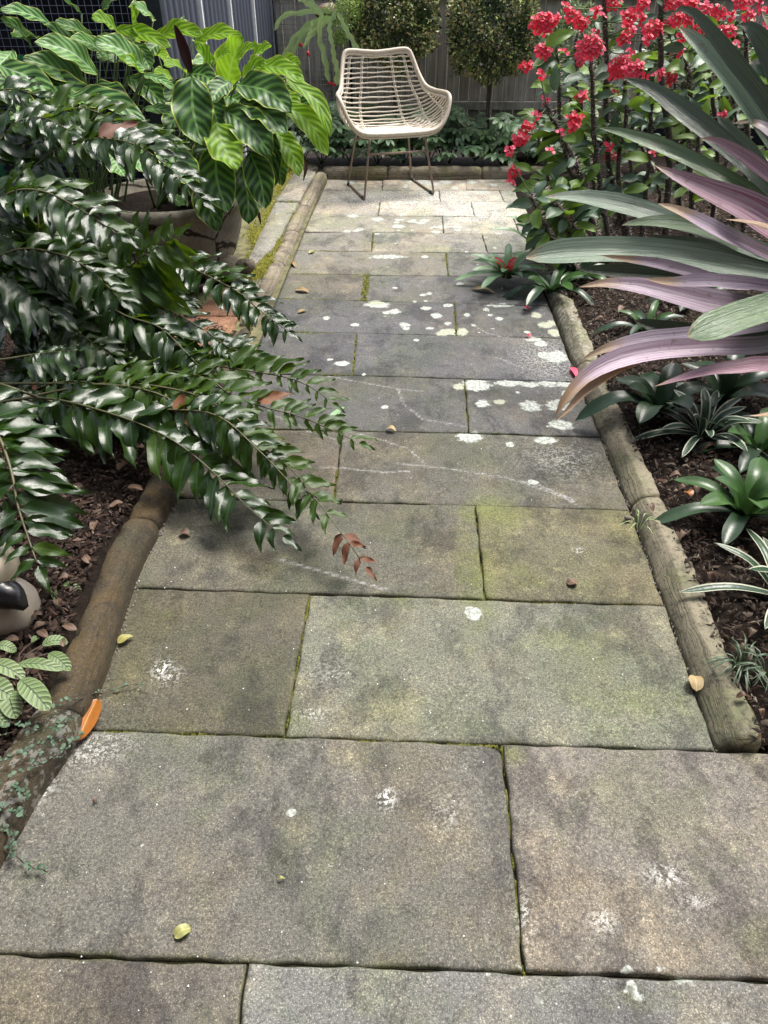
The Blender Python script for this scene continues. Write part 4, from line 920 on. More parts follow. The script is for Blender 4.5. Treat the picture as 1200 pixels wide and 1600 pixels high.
R1 = [
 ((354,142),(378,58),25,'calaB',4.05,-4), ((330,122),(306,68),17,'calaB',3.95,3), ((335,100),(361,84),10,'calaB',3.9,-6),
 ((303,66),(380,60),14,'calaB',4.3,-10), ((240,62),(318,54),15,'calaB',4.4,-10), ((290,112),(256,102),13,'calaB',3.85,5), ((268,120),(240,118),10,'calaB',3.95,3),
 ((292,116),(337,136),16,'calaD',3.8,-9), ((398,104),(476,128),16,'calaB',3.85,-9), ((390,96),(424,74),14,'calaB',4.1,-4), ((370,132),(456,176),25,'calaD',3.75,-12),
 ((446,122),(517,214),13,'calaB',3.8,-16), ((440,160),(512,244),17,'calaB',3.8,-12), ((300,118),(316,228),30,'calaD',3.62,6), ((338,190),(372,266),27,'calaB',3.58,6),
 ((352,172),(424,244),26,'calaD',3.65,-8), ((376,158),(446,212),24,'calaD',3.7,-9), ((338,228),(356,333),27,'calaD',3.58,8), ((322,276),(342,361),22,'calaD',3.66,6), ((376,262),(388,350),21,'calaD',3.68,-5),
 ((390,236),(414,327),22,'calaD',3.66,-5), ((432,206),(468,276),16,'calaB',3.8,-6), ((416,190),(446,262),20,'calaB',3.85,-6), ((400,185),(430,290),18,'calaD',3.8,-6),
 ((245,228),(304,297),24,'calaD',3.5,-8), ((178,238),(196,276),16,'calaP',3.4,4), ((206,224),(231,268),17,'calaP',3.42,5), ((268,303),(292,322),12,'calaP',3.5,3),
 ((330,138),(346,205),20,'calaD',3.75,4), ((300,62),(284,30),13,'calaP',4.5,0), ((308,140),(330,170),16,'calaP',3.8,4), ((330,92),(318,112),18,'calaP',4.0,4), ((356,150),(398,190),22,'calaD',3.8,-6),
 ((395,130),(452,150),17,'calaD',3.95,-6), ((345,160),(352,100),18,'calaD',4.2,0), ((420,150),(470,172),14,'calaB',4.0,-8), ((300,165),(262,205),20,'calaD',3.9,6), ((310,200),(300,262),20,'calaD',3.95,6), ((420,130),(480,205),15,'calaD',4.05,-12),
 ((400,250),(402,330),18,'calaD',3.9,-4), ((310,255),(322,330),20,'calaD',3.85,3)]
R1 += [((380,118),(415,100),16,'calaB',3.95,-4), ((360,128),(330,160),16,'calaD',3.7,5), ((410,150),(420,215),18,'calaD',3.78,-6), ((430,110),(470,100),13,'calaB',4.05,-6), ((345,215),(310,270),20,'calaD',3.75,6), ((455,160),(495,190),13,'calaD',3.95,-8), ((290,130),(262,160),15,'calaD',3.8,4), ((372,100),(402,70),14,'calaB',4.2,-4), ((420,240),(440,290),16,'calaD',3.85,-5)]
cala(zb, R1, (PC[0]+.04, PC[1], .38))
traced(zb, 'rolled_leaf', [(298,116,3.85),(286,78,3.85),(272,38,3.83)], 12, M['maroon'], 'cala', fold=.8, nu=3)
traced(zb, 'dead_leaf', [(470,245,3.8),(478,262,3.8),(474,284,3.8)], 4, M['deadB'], 'lance', fold=.8)
traced(zb, 'dead_leaf', [(412,318,3.7),(404,330,3.7),(408,352,3.7)], 4, M['deadB'], 'lance', fold=.8)
zc_ = empty('zebra_plant', (-1.62, 4.05, .05), 'tall zebra plant with arching striped leaves in front of the wire mesh', 'plant')
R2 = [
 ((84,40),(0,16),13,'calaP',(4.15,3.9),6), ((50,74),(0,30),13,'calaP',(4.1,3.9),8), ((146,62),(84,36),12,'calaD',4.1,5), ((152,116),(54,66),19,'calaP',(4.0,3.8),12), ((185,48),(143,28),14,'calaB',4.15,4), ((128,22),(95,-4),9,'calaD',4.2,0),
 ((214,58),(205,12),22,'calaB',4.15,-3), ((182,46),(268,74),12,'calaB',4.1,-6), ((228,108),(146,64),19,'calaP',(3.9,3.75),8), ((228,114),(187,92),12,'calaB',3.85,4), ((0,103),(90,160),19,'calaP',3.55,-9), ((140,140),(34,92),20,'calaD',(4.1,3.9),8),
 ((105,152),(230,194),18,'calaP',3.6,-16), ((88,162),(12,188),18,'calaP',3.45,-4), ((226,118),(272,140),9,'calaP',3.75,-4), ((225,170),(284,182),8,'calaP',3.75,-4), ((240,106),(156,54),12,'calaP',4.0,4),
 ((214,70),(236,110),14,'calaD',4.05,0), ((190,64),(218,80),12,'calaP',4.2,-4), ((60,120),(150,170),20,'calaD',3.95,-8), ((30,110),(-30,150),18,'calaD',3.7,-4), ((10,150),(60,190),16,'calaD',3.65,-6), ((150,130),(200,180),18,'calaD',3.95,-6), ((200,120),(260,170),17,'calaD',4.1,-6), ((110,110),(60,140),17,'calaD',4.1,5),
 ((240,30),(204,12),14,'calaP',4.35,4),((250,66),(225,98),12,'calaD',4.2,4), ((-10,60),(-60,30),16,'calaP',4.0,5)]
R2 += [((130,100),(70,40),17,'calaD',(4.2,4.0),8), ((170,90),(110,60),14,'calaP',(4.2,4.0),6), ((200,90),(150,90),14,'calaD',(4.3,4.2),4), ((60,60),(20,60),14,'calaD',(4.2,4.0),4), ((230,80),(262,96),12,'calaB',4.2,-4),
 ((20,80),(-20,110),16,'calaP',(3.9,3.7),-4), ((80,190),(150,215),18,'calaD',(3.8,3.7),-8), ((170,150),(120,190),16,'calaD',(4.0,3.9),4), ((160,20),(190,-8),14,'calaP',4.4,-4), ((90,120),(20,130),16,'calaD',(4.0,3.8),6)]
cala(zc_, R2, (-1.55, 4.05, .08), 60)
# ------------------------------------------------------------------ ferns
def pinna_mesh(name, seed, mat, long=1.0, bend=.3, droop=.12):
    r = np.random.default_rng(seed); t = np.linspace(0, 1, 9)
    p = np.stack([t, bend*t**2*.35, -droop*t**2+.03*np.sin(t*5+seed)], 1)
    v, f, uv = blade(p, .21, UP, 'pinna', .30, 2, 8, .25, 1.6, seed=seed, twist=r.uniform(-.35, .35))
    # auricle at the base and a toothed margin
    v = v.reshape(9, 5, 3); 
    v[1, 4, 1] += .0; v[1, 0, 1] -= .06; v[1, 4, 1] += .05
    for i in range(2, 8): v[i, 0] += r.normal(0, .017, 3)*V3((1,1,.3)); v[i, 4] += r.normal(0, .017, 3)*V3((1,1,.3))
    return mesh(name, v.reshape(-1, 3), f, mat, True, uv)
PIN = {k: [pinna_mesh('pinna', s, M[k], bend=.2+.12*s, droop=.04+.10*(s % 4)) for s in range(6)] for k in ('fern', 'fernY', 'fernB')}
PCOUNT = {}
def frond(parent, pts, Lpx, n=26, mat='fern', face=.5, up=.8, ang=62, start=.12, sidescale=(1, 1), droop=.1, seed=0, r0=.0045, brown=0, tipscale=.5, lat=(0,0,0), hang=0.0):
    rr = random.Random(seed*7+1)
    w = np.array([V3(P(*q)) for q in pts]); c = spline(w, 60); Tn = nrm(np.gradient(c, axis=0))
    fr = part('frond', tube(c[::2], [r0, r0*.8, r0*.3], 6), M['rachis'], parent)
    for i in range(n):
        t = start+(1-start)*(i+.5)/n; q = c[int(t*59)]; Td = Tn[int(t*59)]
        N = nrm(TOCAM(q)*face+UP*up+V3(lat)); Sd = nrm(np.cross(Td, N)); N = np.cross(Sd, Td)
        env = min(1, .55+t*2.2) * (1-(1-tipscale)*max(0, (t-.62)/.38)**1.5)
        for sgn in (-1, 1):
            sc = sidescale[0 if sgn < 0 else 1]
            if sc <= 0 or rr.random() < .06: continue
            a = math.radians(ang+14-20*t+rr.uniform(-9, 9)); L = 1.30*Lpx*mpp(q)*env*sc*rr.uniform(.76, 1.14)
            X = nrm(Sd*sgn*math.sin(a)+Td*math.cos(a)-N*(droop+rr.uniform(-.12, .12))-UP*hang)
            Nj = nrm(N+Td*rr.uniform(-.5, .5)+Sd*rr.uniform(-.5, .5)); Yv = nrm(np.cross(Nj, X))*(1 if sgn > 0 else -1); Zv = np.cross(X, Yv)
            q2 = q+Td*rr.uniform(-.004, .004)
            flip = 1
            if Zv @ N < 0: Zv = -Zv; 
            m4 = Matrix([[X[0]*L, Yv[0]*L*1.0, Zv[0]*L, q2[0]], [X[1]*L, Yv[1]*L, Zv[1]*L, q2[1]], [X[2]*L, Yv[2]*L, Zv[2]*L, q2[2]], [0,0,0,1]])
            k = 'fernB' if (brown and t > 1-brown) or rr.random() < .012 else 'fernY' if rr.random() < .08 else mat
            link('pinna', rr.choice(PIN[k]), fr, m4)
            PCOUNT[parent.name] = PCOUNT.get(parent.name, 0)+1
    # end leaflet
    Td = Tn[-1]; N = nrm(TOCAM(c[-1])*face+UP*up); Yv = nrm(np.cross(N, Td)); Zv = np.cross(Td, Yv); L = Lpx*mpp(c[-1])*tipscale*1.3
    m4 = Matrix([[Td[i]*L, Yv[i]*L, Zv[i]*L, c[-1][i]] for i in range(3)]+[[0,0,0,1]]); link('pinna', PIN['fernB' if brown else mat][0], fr, m4)
f1 = empty('holly_fern', tuple(G(-60, 640, .04)), 'dark glossy holly fern whose fronds arch low over the kerb onto the path', 'fern')
f2 = empty('holly_fern', tuple(G(-40, 480, .04)), 'glossy holly fern in the middle of the left bed in front of the pot', 'fern')
f3 = empty('holly_fern', tuple(G(-20, 400, .04)), 'upright holly fern rising in front of the wire mesh shed', 'fern')
f4 = empty('holly_fern', (-1.05, 1.72, .04), 'holly fern frond hanging over the cream ceramic ornament at the left edge', 'fern')
# low fronds over the path
frond(f1, [(-60,640,2.15),(60,622,2.1),(175,647,2.02),(265,685,1.94),(330,735,1.86),(385,790,1.72),(442,838,1.62)], 63, 21, 'fern', face=.7, up=.6, seed=1, start=.28, hang=.15)
frond(f1, [(-60,600,2.3),(120,600,2.22),(230,610,2.12),(327,656,2.02),(396,692,1.94),(450,728,1.86),(495,782,1.70),(530,828,1.60),(572,886,1.50)], 44, 27, 'fernY', face=.7, up=.6, seed=2, start=.32, brown=.07, sidescale=(1,1), hang=.08)
frond(f1, [(-40,590,2.45),(150,570,2.4),(309,587,2.28),(360,617,2.2),(408,635,2.14),(465,650,2.08),(510,668,2.02),(561,692,1.96)], 46, 23, 'fernY', face=.8, up=.5, seed=3, start=.35, sidescale=(1.15,.6), tipscale=.5)
frond(f1, [(0,560,2.55),(180,560,2.5),(327,571,2.38),(390,580,2.32),(447,590,2.25),(486,605,2.2),(519,630,2.15)], 41, 20, 'fernY', face=.8, up=.5, seed=4, start=.4, sidescale=(1.2,.7))
frond(f1, [(0,630,2.2),(160,600,2.2),(280,610,2.1),(350,640,2.04),(400,680,1.98),(430,720,1.9)], 51, 16, 'fernY', face=.7, up=.5, seed=6, start=.3, hang=.1)
# middle fronds
frond(f2, [(60,500,2.75),(100,475,2.7),(137,450,2.66),(187,427,2.62),(225,400,2.6),(274,368,2.58)], 82, 20, 'fernY', face=.8, up=.45, seed=11, ang=70, start=.15, tipscale=.35, sidescale=(.8,1.15))
frond(f2, [(120,400,3.0),(200,395,2.95),(280,412,2.85),(350,444,2.72),(378,461,2.68),(407,486,2.62),(450,518,2.56)], 44, 26, 'fern', face=.6, up=.7, seed=12, start=.3)
frond(f2, [(80,450,2.6),(160,475,2.55),(200,495,2.48),(250,512,2.42),(290,550,2.35),(330,592,2.28)], 50, 18, 'fern', face=.5, up=.9, seed=13, start=.2, hang=.25)
frond(f2, [(-60,400,2.6),(0,425,2.5),(40,455,2.42),(85,495,2.34)], 68, 12, 'fern', face=.5, up=.9, seed=14, start=.2, ang=45)
frond(f2, [(80,500,2.6),(180,500,2.55),(260,520,2.5),(330,540,2.44),(380,550,2.4),(420,575,2.34)], 42, 20, 'fern', face=.6, up=.7, seed=15, start=.2)
frond(f2, [(-60,560,2.2),(0,562,2.18),(60,553,2.14),(124,547,2.08)], 44, 8, 'fern', face=.6, up=.8, seed=16, start=.5, sidescale=(.5,1.2))
frond(f2, [(0,520,2.7),(90,480,2.7),(170,470,2.62),(250,480,2.55),(310,510,2.48),(360,545,2.42)], 42, 22, 'fern', face=.5, up=.8, seed=18, start=.15)
# upright ones
frond(f3, [(42,470,2.6),(45,430,2.6),(48,400,2.62),(60,362,2.66),(58,325,2.7),(50,292,2.76)], 84, 16, 'fernY', face=.6, up=.7, seed=21, ang=80, start=.1, tipscale=.45, droop=.2)
frond(f3, [(5,330,2.9),(25,290,2.9),(52,262,2.9),(88,235,2.9),(112,227,2.88),(150,217,2.84),(210,226,2.78),(266,264,2.7),(318,314,2.62)], 50, 30, 'fern', face=.6, up=.8, seed=22, start=.1)
frond(f3, [(20,280,3.1),(50,200,3.15),(88,174,3.15),(140,172,3.1),(210,203,3.0),(275,226,2.95)], 44, 24, 'fernY', face=.6, up=.7, seed=23, start=.2)
frond(f3, [(-40,260,2.9),(0,220,2.95),(30,190,2.95),(70,185,2.9),(110,205,2.82)], 50, 14, 'fern', face=.5, up=.8, seed=25, start=.1)
frond(f3, [(-60,380,2.5),(-20,330,2.55),(20,300,2.55),(70,300,2.5),(130,330,2.42),(190,370,2.35)], 60, 18, 'fern', face=.5, up=.9, seed=26, start=.1)
frond(f3, [(-60,200,3.2),(-20,150,3.3),(20,140,3.3),(60,150,3.25)], 40, 10, 'fern', face=.5, up=.8, seed=27, start=.1)
# left edge hanging frond
frond(f4, [(-70,640,1.70),(-10,672,1.62),(16,730,1.52),(28,790,1.44),(44,840,1.38),(60,885,1.32)], 78, 13, 'fern', face=.75, up=.5, seed=31, ang=80, start=.2, tipscale=.5, sidescale=(1.0,.75) , droop=.15, r0=.005)
frond(f4, [(-90,600,1.9),(-40,640,1.85),(0,700,1.78),(10,780,1.7)], 66, 9, 'fern', face=.75, up=.5, seed=32, ang=75, start=.2, tipscale=.5)
frond(f1, [(-80,700,2.3),(0,640,2.3),(80,600,2.25),(150,600,2.2),(210,630,2.12),(240,680,2.04)], 50, 18, 'fern', face=.6, up=.7, seed=41, start=.15)
frond(f1, [(-60,560,2.5),(40,580,2.45),(130,600,2.4),(210,620,2.32),(280,660,2.22),(330,700,2.14)], 50, 20, 'fern', face=.6, up=.7, seed=42, start=.15)
f5 = empty('holly_fern', tuple(G(30, 560, .04)), 'shaded holly fern low in the left bed behind the long arching fronds', 'fern')
frond(f5, [(-60,520,2.5),(0,500,2.5),(60,500,2.45),(120,520,2.4),(180,560,2.32)], 56, 16, 'fern', face=.5, up=.8, seed=44, start=.1)
frond(f5, [(0,600,2.6),(50,560,2.7),(110,530,2.7),(180,530,2.65),(250,545,2.58),(300,580,2.5)], 50, 18, 'fern', face=.5, up=.8, seed=45, start=.1)
frond(f5, [(-20,460,2.8),(40,430,2.8),(110,430,2.75),(180,450,2.68),(240,480,2.6)], 54, 18, 'fern', face=.5, up=.8, seed=46, start=.1)
frond(f5, [(-60,660,2.2),(0,620,2.25),(50,610,2.25),(100,630,2.2),(140,670,2.12)], 52, 14, 'fern', face=.5, up=.8, seed=47, start=.1)
frond(f5, [(-40,420,2.5),(30,390,2.55),(100,400,2.52),(150,430,2.46),(190,470,2.4)], 54, 14, 'fern', face=.5, up=.9, seed=48, start=.1)
frond(f1, [(0,600,2.1),(130,640,2.1),(260,640,2.05),(340,650,1.98),(400,700,1.9),(440,740,1.84),(482,792,1.74)], 44, 18, 'fern', face=.7, up=.6, seed=5, start=.3, hang=.1)
frond(f5, [(0,590,2.6),(120,560,2.65),(200,560,2.55),(270,590,2.45),(330,625,2.36)], 50, 18, 'fern', face=.5, up=.8, seed=61, start=.1)
frond(f5, [(-30,500,2.9),(60,470,2.95),(140,440,2.9),(220,440,2.8),(290,470,2.7)], 50, 18, 'fern', face=.5, up=.8, seed=62, start=.1)
frond(f5, [(-20,560,2.4),(60,560,2.42),(140,580,2.36),(210,620,2.26),(255,680,2.14)], 50, 16, 'fern', face=.5, up=.8, seed=63, start=.1)
print('PINNAE', PCOUNT)
# ================================================================== SHRUBS WITH ROUND CROWNS
def crown(c, R, n, seed, pal, ls=.024, squash=1.0, inner=.55):
    r = np.random.default_rng(seed); d = nrm(r.normal(size=(n, 3))); lump = 1+.13*np.sin(d[:,0]*5+seed)*np.sin(d[:,2]*6+seed)+.09*np.sin(d[:,1]*9+2)*np.sin(d[:,0]*8)
    rad = R*lump*(inner+(1-inner)*r.uniform(0, 1, n)**.45); rad *= np.where(r.random(n) < .05, r.uniform(1, 1.13, n), 1)
    C = V3(c)+d*rad[:,None]*V3((1,1,squash)); ax = nrm(d+r.normal(0, .7, (n, 3))); b = nrm(np.cross(ax, r.normal(size=(n, 3)))); L = ls*r.uniform(.6, 1.4, n)[:,None]; w = L*.26; nn = np.cross(ax, b)
    V = np.stack([C, C+ax*L*.5+b*w+nn*L*.06, C+ax*L, C+ax*L*.5-b*w+nn*L*.06], 1).reshape(-1, 3)
    i = (np.arange(n)*4)[:,None,None]; F_ = (i+np.array([[0,1,2],[0,2,3]])[None]).reshape(-1, 3)
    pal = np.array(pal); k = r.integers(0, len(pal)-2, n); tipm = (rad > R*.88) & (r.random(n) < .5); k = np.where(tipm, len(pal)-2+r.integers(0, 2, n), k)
    col = np.repeat(pal[k]*r.uniform(.7, 1.3, (n, 1)), 4, 0); return (V, F_, None, {'col': col})
def shrub(px, py, Y, rpx, n, seed, pal, label, ls=.028, cat='shrub', squash=1.0, trunk=True):
    c = P(px, py, Y); R = rpx*mpp(c); t = empty('clipped_shrub' if trunk else 'leafy_shrub', (c.x, c.y, .05), label, cat)
    part('crown', crown(c, R, n, seed, pal, ls, squash), M['shrub'], t, smooth=False, kind='stuff')
    rr = random.Random(seed)
    for k in range(3 if trunk else 5):
        a = k*2.1+seed; part('trunk' if k == 0 else 'branch', tube([(c.x+.02*k, c.y, .03), (c.x+.02*math.cos(a), c.y, c.z-R*.9), (c.x+R*.5*math.cos(a), c.y+R*.5*math.sin(a), c.z+R*.3)], [.011, .010, .004], 6, n=8), M['bark'], t)
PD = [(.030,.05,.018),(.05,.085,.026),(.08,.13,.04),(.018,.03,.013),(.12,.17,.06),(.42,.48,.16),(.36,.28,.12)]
shrub(616, 30, 6.95, 66, 15000, 1, PD, 'round clipped dark shrub on a thin trunk directly behind the chair')
shrub(770, 44, 6.95, 70, 15000, 2, PD, 'round clipped dark shrub against the fence between chair and red flowers')
PV = [(.13,.20,.08),(.20,.27,.11),(.08,.14,.05),(.28,.33,.18),(.05,.09,.03),(.42,.46,.30),(.32,.40,.16)]
shrub(905, 70, 6.4, 52, 4200, 3, PV, 'pale variegated small leaved bush behind the red flowering spurge', trunk=False, ls=.03)
shrub(1085, 120, 6.3, 80, 4200, 4, [(.05,.09,.03),(.09,.14,.05),(.03,.05,.02),(.13,.18,.06),(.02,.035,.015),(.2,.25,.1),(.16,.2,.08)], 'mid green bush filling the back corner behind the red flowering spurge', trunk=False, ls=.05)
PF = [(.20,.32,.05),(.28,.42,.08),(.35,.48,.12),(.15,.25,.05),(.30,.42,.10),(.42,.52,.15),(.45,.48,.18)]
# ------------------------------------------------------------------ hanging orchid cactus and maidenhair
oc = empty('orchid_cactus', tuple(P(528, 14, 6.75)), 'hanging orchid cactus with flat drooping stems and red buds left of the chair', 'cactus')
for k, (pp, hw) in enumerate([([(528,22),(500,18),(455,22),(440,28),(429,48)], 4), ([(525,26),(490,34),(462,58),(448,80),(440,104)], 4.5), ([(524,28),(495,36),(470,62),(456,85),(450,106)], 5), ([(520,30),(505,38),(484,58),(474,76)], 4),
    ([(502,20),(499,55),(508,95),(514,128)], 5), ([(520,70),(522,90),(527,110),(526,134)], 5), ([(528,20),(540,45),(552,66),(562,84)], 4.5), ([(500,22),(478,4),(460,-8)], 4), ([(506,22),(492,10),(480,-10)], 4), ([(526,14),(515,40),(519,72)], 4), ([(488,34),(484,54),(476,72)], 3.5)]):
    g_ = blade([V3(P(x, y, 6.7-.03*k)) for x, y in pp], hw*.0040, TOCAM(P(500,50,6.7)), 'blunt', .25, 2, 26, .15, 3, seed=k, scallop=.3); part('stem', g_, M['cactus'], oc)
for (x, y, dx, dy) in [(466,70,8,1),(480,80,4,9),(455,92,5,1),(514,128,1,5),(521,130,0,5)]:
    part('flower_bud', tube([V3(P(x,y,6.65)), V3(P(x+dx*.5,y+dy*.5,6.64)), V3(P(x+dx,y+dy,6.63))], [.008,.016,.002], 7, n=6), M['bud'], oc)
part('hanger', tube([V3(P(516, 22, 6.74)), V3(P(516, -60, 6.74))], .003, 5), M['wire'], oc)
part('moss_basket', ball(V3(P(512, 20, 6.78)), (.10, .08, .06), 14, 9, .12, 3), M['deadB'], oc)
mh_ = empty('maidenhair_fern', tuple(P(545, 10, 6.8)), 'yellow green maidenhair fern hanging beside the orchid cactus', 'fern')
for k, (x, y, r_) in enumerate([(527,42,15),(520,20,11),(545,22,16),(556,8,14),(532,60,9),(540,4,12)]):
    c = V3(P(x, y, 6.72)); part('frond', crown(c, r_*.0056, 420, 30+k, PF, .016, 1.1, .2), M['shrub'], mh_, smooth=False)
# ------------------------------------------------------------------ hellebores below the fence
def palm_mesh(seed, m):
    r = np.random.default_rng(seed); gs = []
    for k in range(7):
        a = math.radians((k-3)*36+r.uniform(-6, 6)); L = (1-.13*abs(k-3))*r.uniform(.9, 1.05); d = V3((math.cos(a), math.sin(a), 0))
        gs.append(blade([d*.03, d*.4*L+UP*.06, d*L-UP*.12], .17*L, UP, 'obov', .3, 1, 6, seed=k))
    v, f, u = join(*gs); return mesh('leaf', v, f, m, True, u)
HM = [palm_mesh(s, M['hel']) for s in range(4)]+[palm_mesh(9, M['helY'])]
def orient(c, X, N, L):
    X = nrm(X); Y_ = nrm(np.cross(N, X)); Z_ = np.cross(X, Y_)
    return Matrix([[X[i]*L, Y_[i]*L, Z_[i]*L, c[i]] for i in range(3)]+[[0,0,0,1]])
hr = random.Random(4)
HP = [(478,250),(505,262),(520,240),(548,258),(560,235),(590,262),(600,240),(630,262),(642,240),(668,258),(688,242),(700,262),(720,240),(738,250),(762,244),(778,262),(792,240),(818,262),(835,240),(498,232),(650,225),(745,228),(860,255),(540,222),(585,222),(690,222)]
HL = ['at the left end by the stone ledge','left of the chair legs','below the chair seat','right of the chair legs','in the middle of the back bed','by the red flowers']
for k, (x, y) in enumerate(HP):
    Yb = 6.62+.55*max(0, (262-y)/40)+hr.uniform(-.04, .04); b = P(x, 300, Yb); b = V3((b.x, Yb, .05))
    low = .0 if (735 < x < 830) else .06
    place = 'at the left end by the stone ledge' if x < 510 else 'just left of the chair legs' if x < 545 else 'behind and below the chair seat' if x < 655 else 'right of the chair legs' if x < 735 else 'in front of the bare fence palings' if x < 800 else 'beside the red flowering spurge'
    row = 'over the back kerb' if y > 255 else 'against the fence' if y < 236 else 'in mid bed'
    h = empty('hellebore', tuple(b), 'dark green hellebore '+place.replace('at the left end by the stone ledge','by the stone ledge').replace('just ','').replace('in front of the bare fence palings','right of the chair before bare palings')+', '+row, 'plant', 'hellebores along the back bed')
    nl = 15
    for j in range(nl):
        a = hr.uniform(0, 6.28); e = hr.uniform(.15, 1); rad = .25*e; hz = (.05+.30*hr.random()*(1.15-.75*e))+low*.6
        tip = b+V3((math.cos(a)*rad, math.sin(a)*rad*.8-.03, hz)); out = nrm(V3((math.cos(a), math.sin(a), .1))+V3((0,-.35,0)))
        N = nrm(V3((math.cos(a)*.5*e, math.sin(a)*.5*e-.45, .9))+V3((hr.uniform(-.2,.2), hr.uniform(-.2,.2), 0)))
        link('leaf', HM[4] if hr.random() < .12 else HM[hr.randrange(4)], h, orient(tip, out, N, hr.uniform(.11, .165)))
    part('stalks', join(*[tube([b, b+V3((math.cos(a)*.08, math.sin(a)*.06, .14)), b+V3((math.cos(a)*.13, math.sin(a)*.1, .22))], .0035, 4) for a in np.linspace(0, 6, 6)]), M['stemg'], h)
# ------------------------------------------------------------------ crown of thorns
def leaf_mesh(seed, m, prof='obov', w=.22, curl=.2):
    g_ = blade([(0,0,0),(.35,0,.05),(.7,0,.03-curl*.3),(1,0,-curl)], w, UP, prof, .3, 2, 8, .15, 1.5, seed=seed); return mesh('leaf', *g_[:2], m, True, g_[2])
EL = [leaf_mesh(s, M['euL'], curl=.1*s) for s in range(4)]; ED = [leaf_mesh(s, M['euD'], curl=.12*s) for s in range(4)]
def flower_geo(r, seed):
    rr = random.Random(seed); gs = []
    for s in (0, 1):
        a = s*math.pi+rr.uniform(-.2, .2); n = 9; v = [(0,0,0)]
        for k in range(n):
            t = 2*math.pi*k/n; x = .55+.62*math.cos(t); y = .78*math.sin(t); z = .30*(x*x+y*y)**.5-.06+.05*math.sin(3*t); v.append((x*math.cos(a)-y*math.sin(a), x*math.sin(a)+y*math.cos(a), z+s*.08))
        gs.append((V3(v)*r, [(0, 1+k, 1+(k+1) % n) for k in range(n)]))
    return gs
er = random.Random(8)
def thorny(parent, pts, r):
    w = np.array([V3(P(*q)) for q in pts]); c = spline(w, 26); c += np.random.default_rng(len(BASE)).normal(0, .004, c.shape)
    st = part('stem', tube(c, [r, r*.95, r*.7], 7), M['euS'], parent); V = []; Fc = []
    cc = spline(w, 90); Tn = nrm(np.gradient(cc, axis=0))
    for i in range(2, 90):
        for _ in range(4):
            d = nrm(np.cross(Tn[i], [er.gauss(0,1) for _ in range(3)])); q = cc[i]+d*r*.7; b = nrm(np.cross(d, Tn[i]))*.0035; L = er.uniform(.014, .030)
            k = len(V); V += [q+b, q-b, q+Tn[i]*.004, q+d*L+Tn[i]*er.uniform(-.008,.008)]; Fc += [(k,k+1,k+3),(k+1,k+2,k+3),(k+2,k,k+3)]
    part('thorns', (V3(V), Fc), M['thorn'], parent, kind='stuff'); return cc, Tn
def eleaves(parent, cc, Tn, n, L0, lo=.25):
    for i in range(n):
        t = lo+(1-lo)*er.random()**.8; q = cc[min(int(t*89), 89)]; T_ = Tn[min(int(t*89), 89)]
        d = nrm(np.cross(T_, [er.gauss(0,1) for _ in range(3)])+T_*er.uniform(.0, .8)); N = nrm(UP*.8+TOCAM(q)*.5+V3([er.gauss(0,.45) for _ in range(3)]))
        if abs(d @ N) > .9: continue
        link('leaf', er.choice(EL if er.random() < .55 else ED), parent, orient(q, nrm(d-N*(d @ N)*.6), N, L0*er.uniform(.6, 1.15)))
eu = [empty('crown_of_thorns', (P(905,400,4.0).x, 4.0, .04), 'thorny crown of thorns shrub leaning over the path with red flowers, left of its group', 'shrub', 'red flowering spurge shrubs'),
      empty('crown_of_thorns', (P(1000,400,4.5).x, 4.5, .04), 'tall thorny crown of thorns shrub with red flower heads, middle of its group', 'shrub', 'red flowering spurge shrubs'),
      empty('crown_of_thorns', (P(1130,400,4.7).x, 4.7, .04), 'tall thorny crown of thorns shrub behind the giant bromeliad, right of its group', 'shrub', 'red flowering spurge shrubs')]
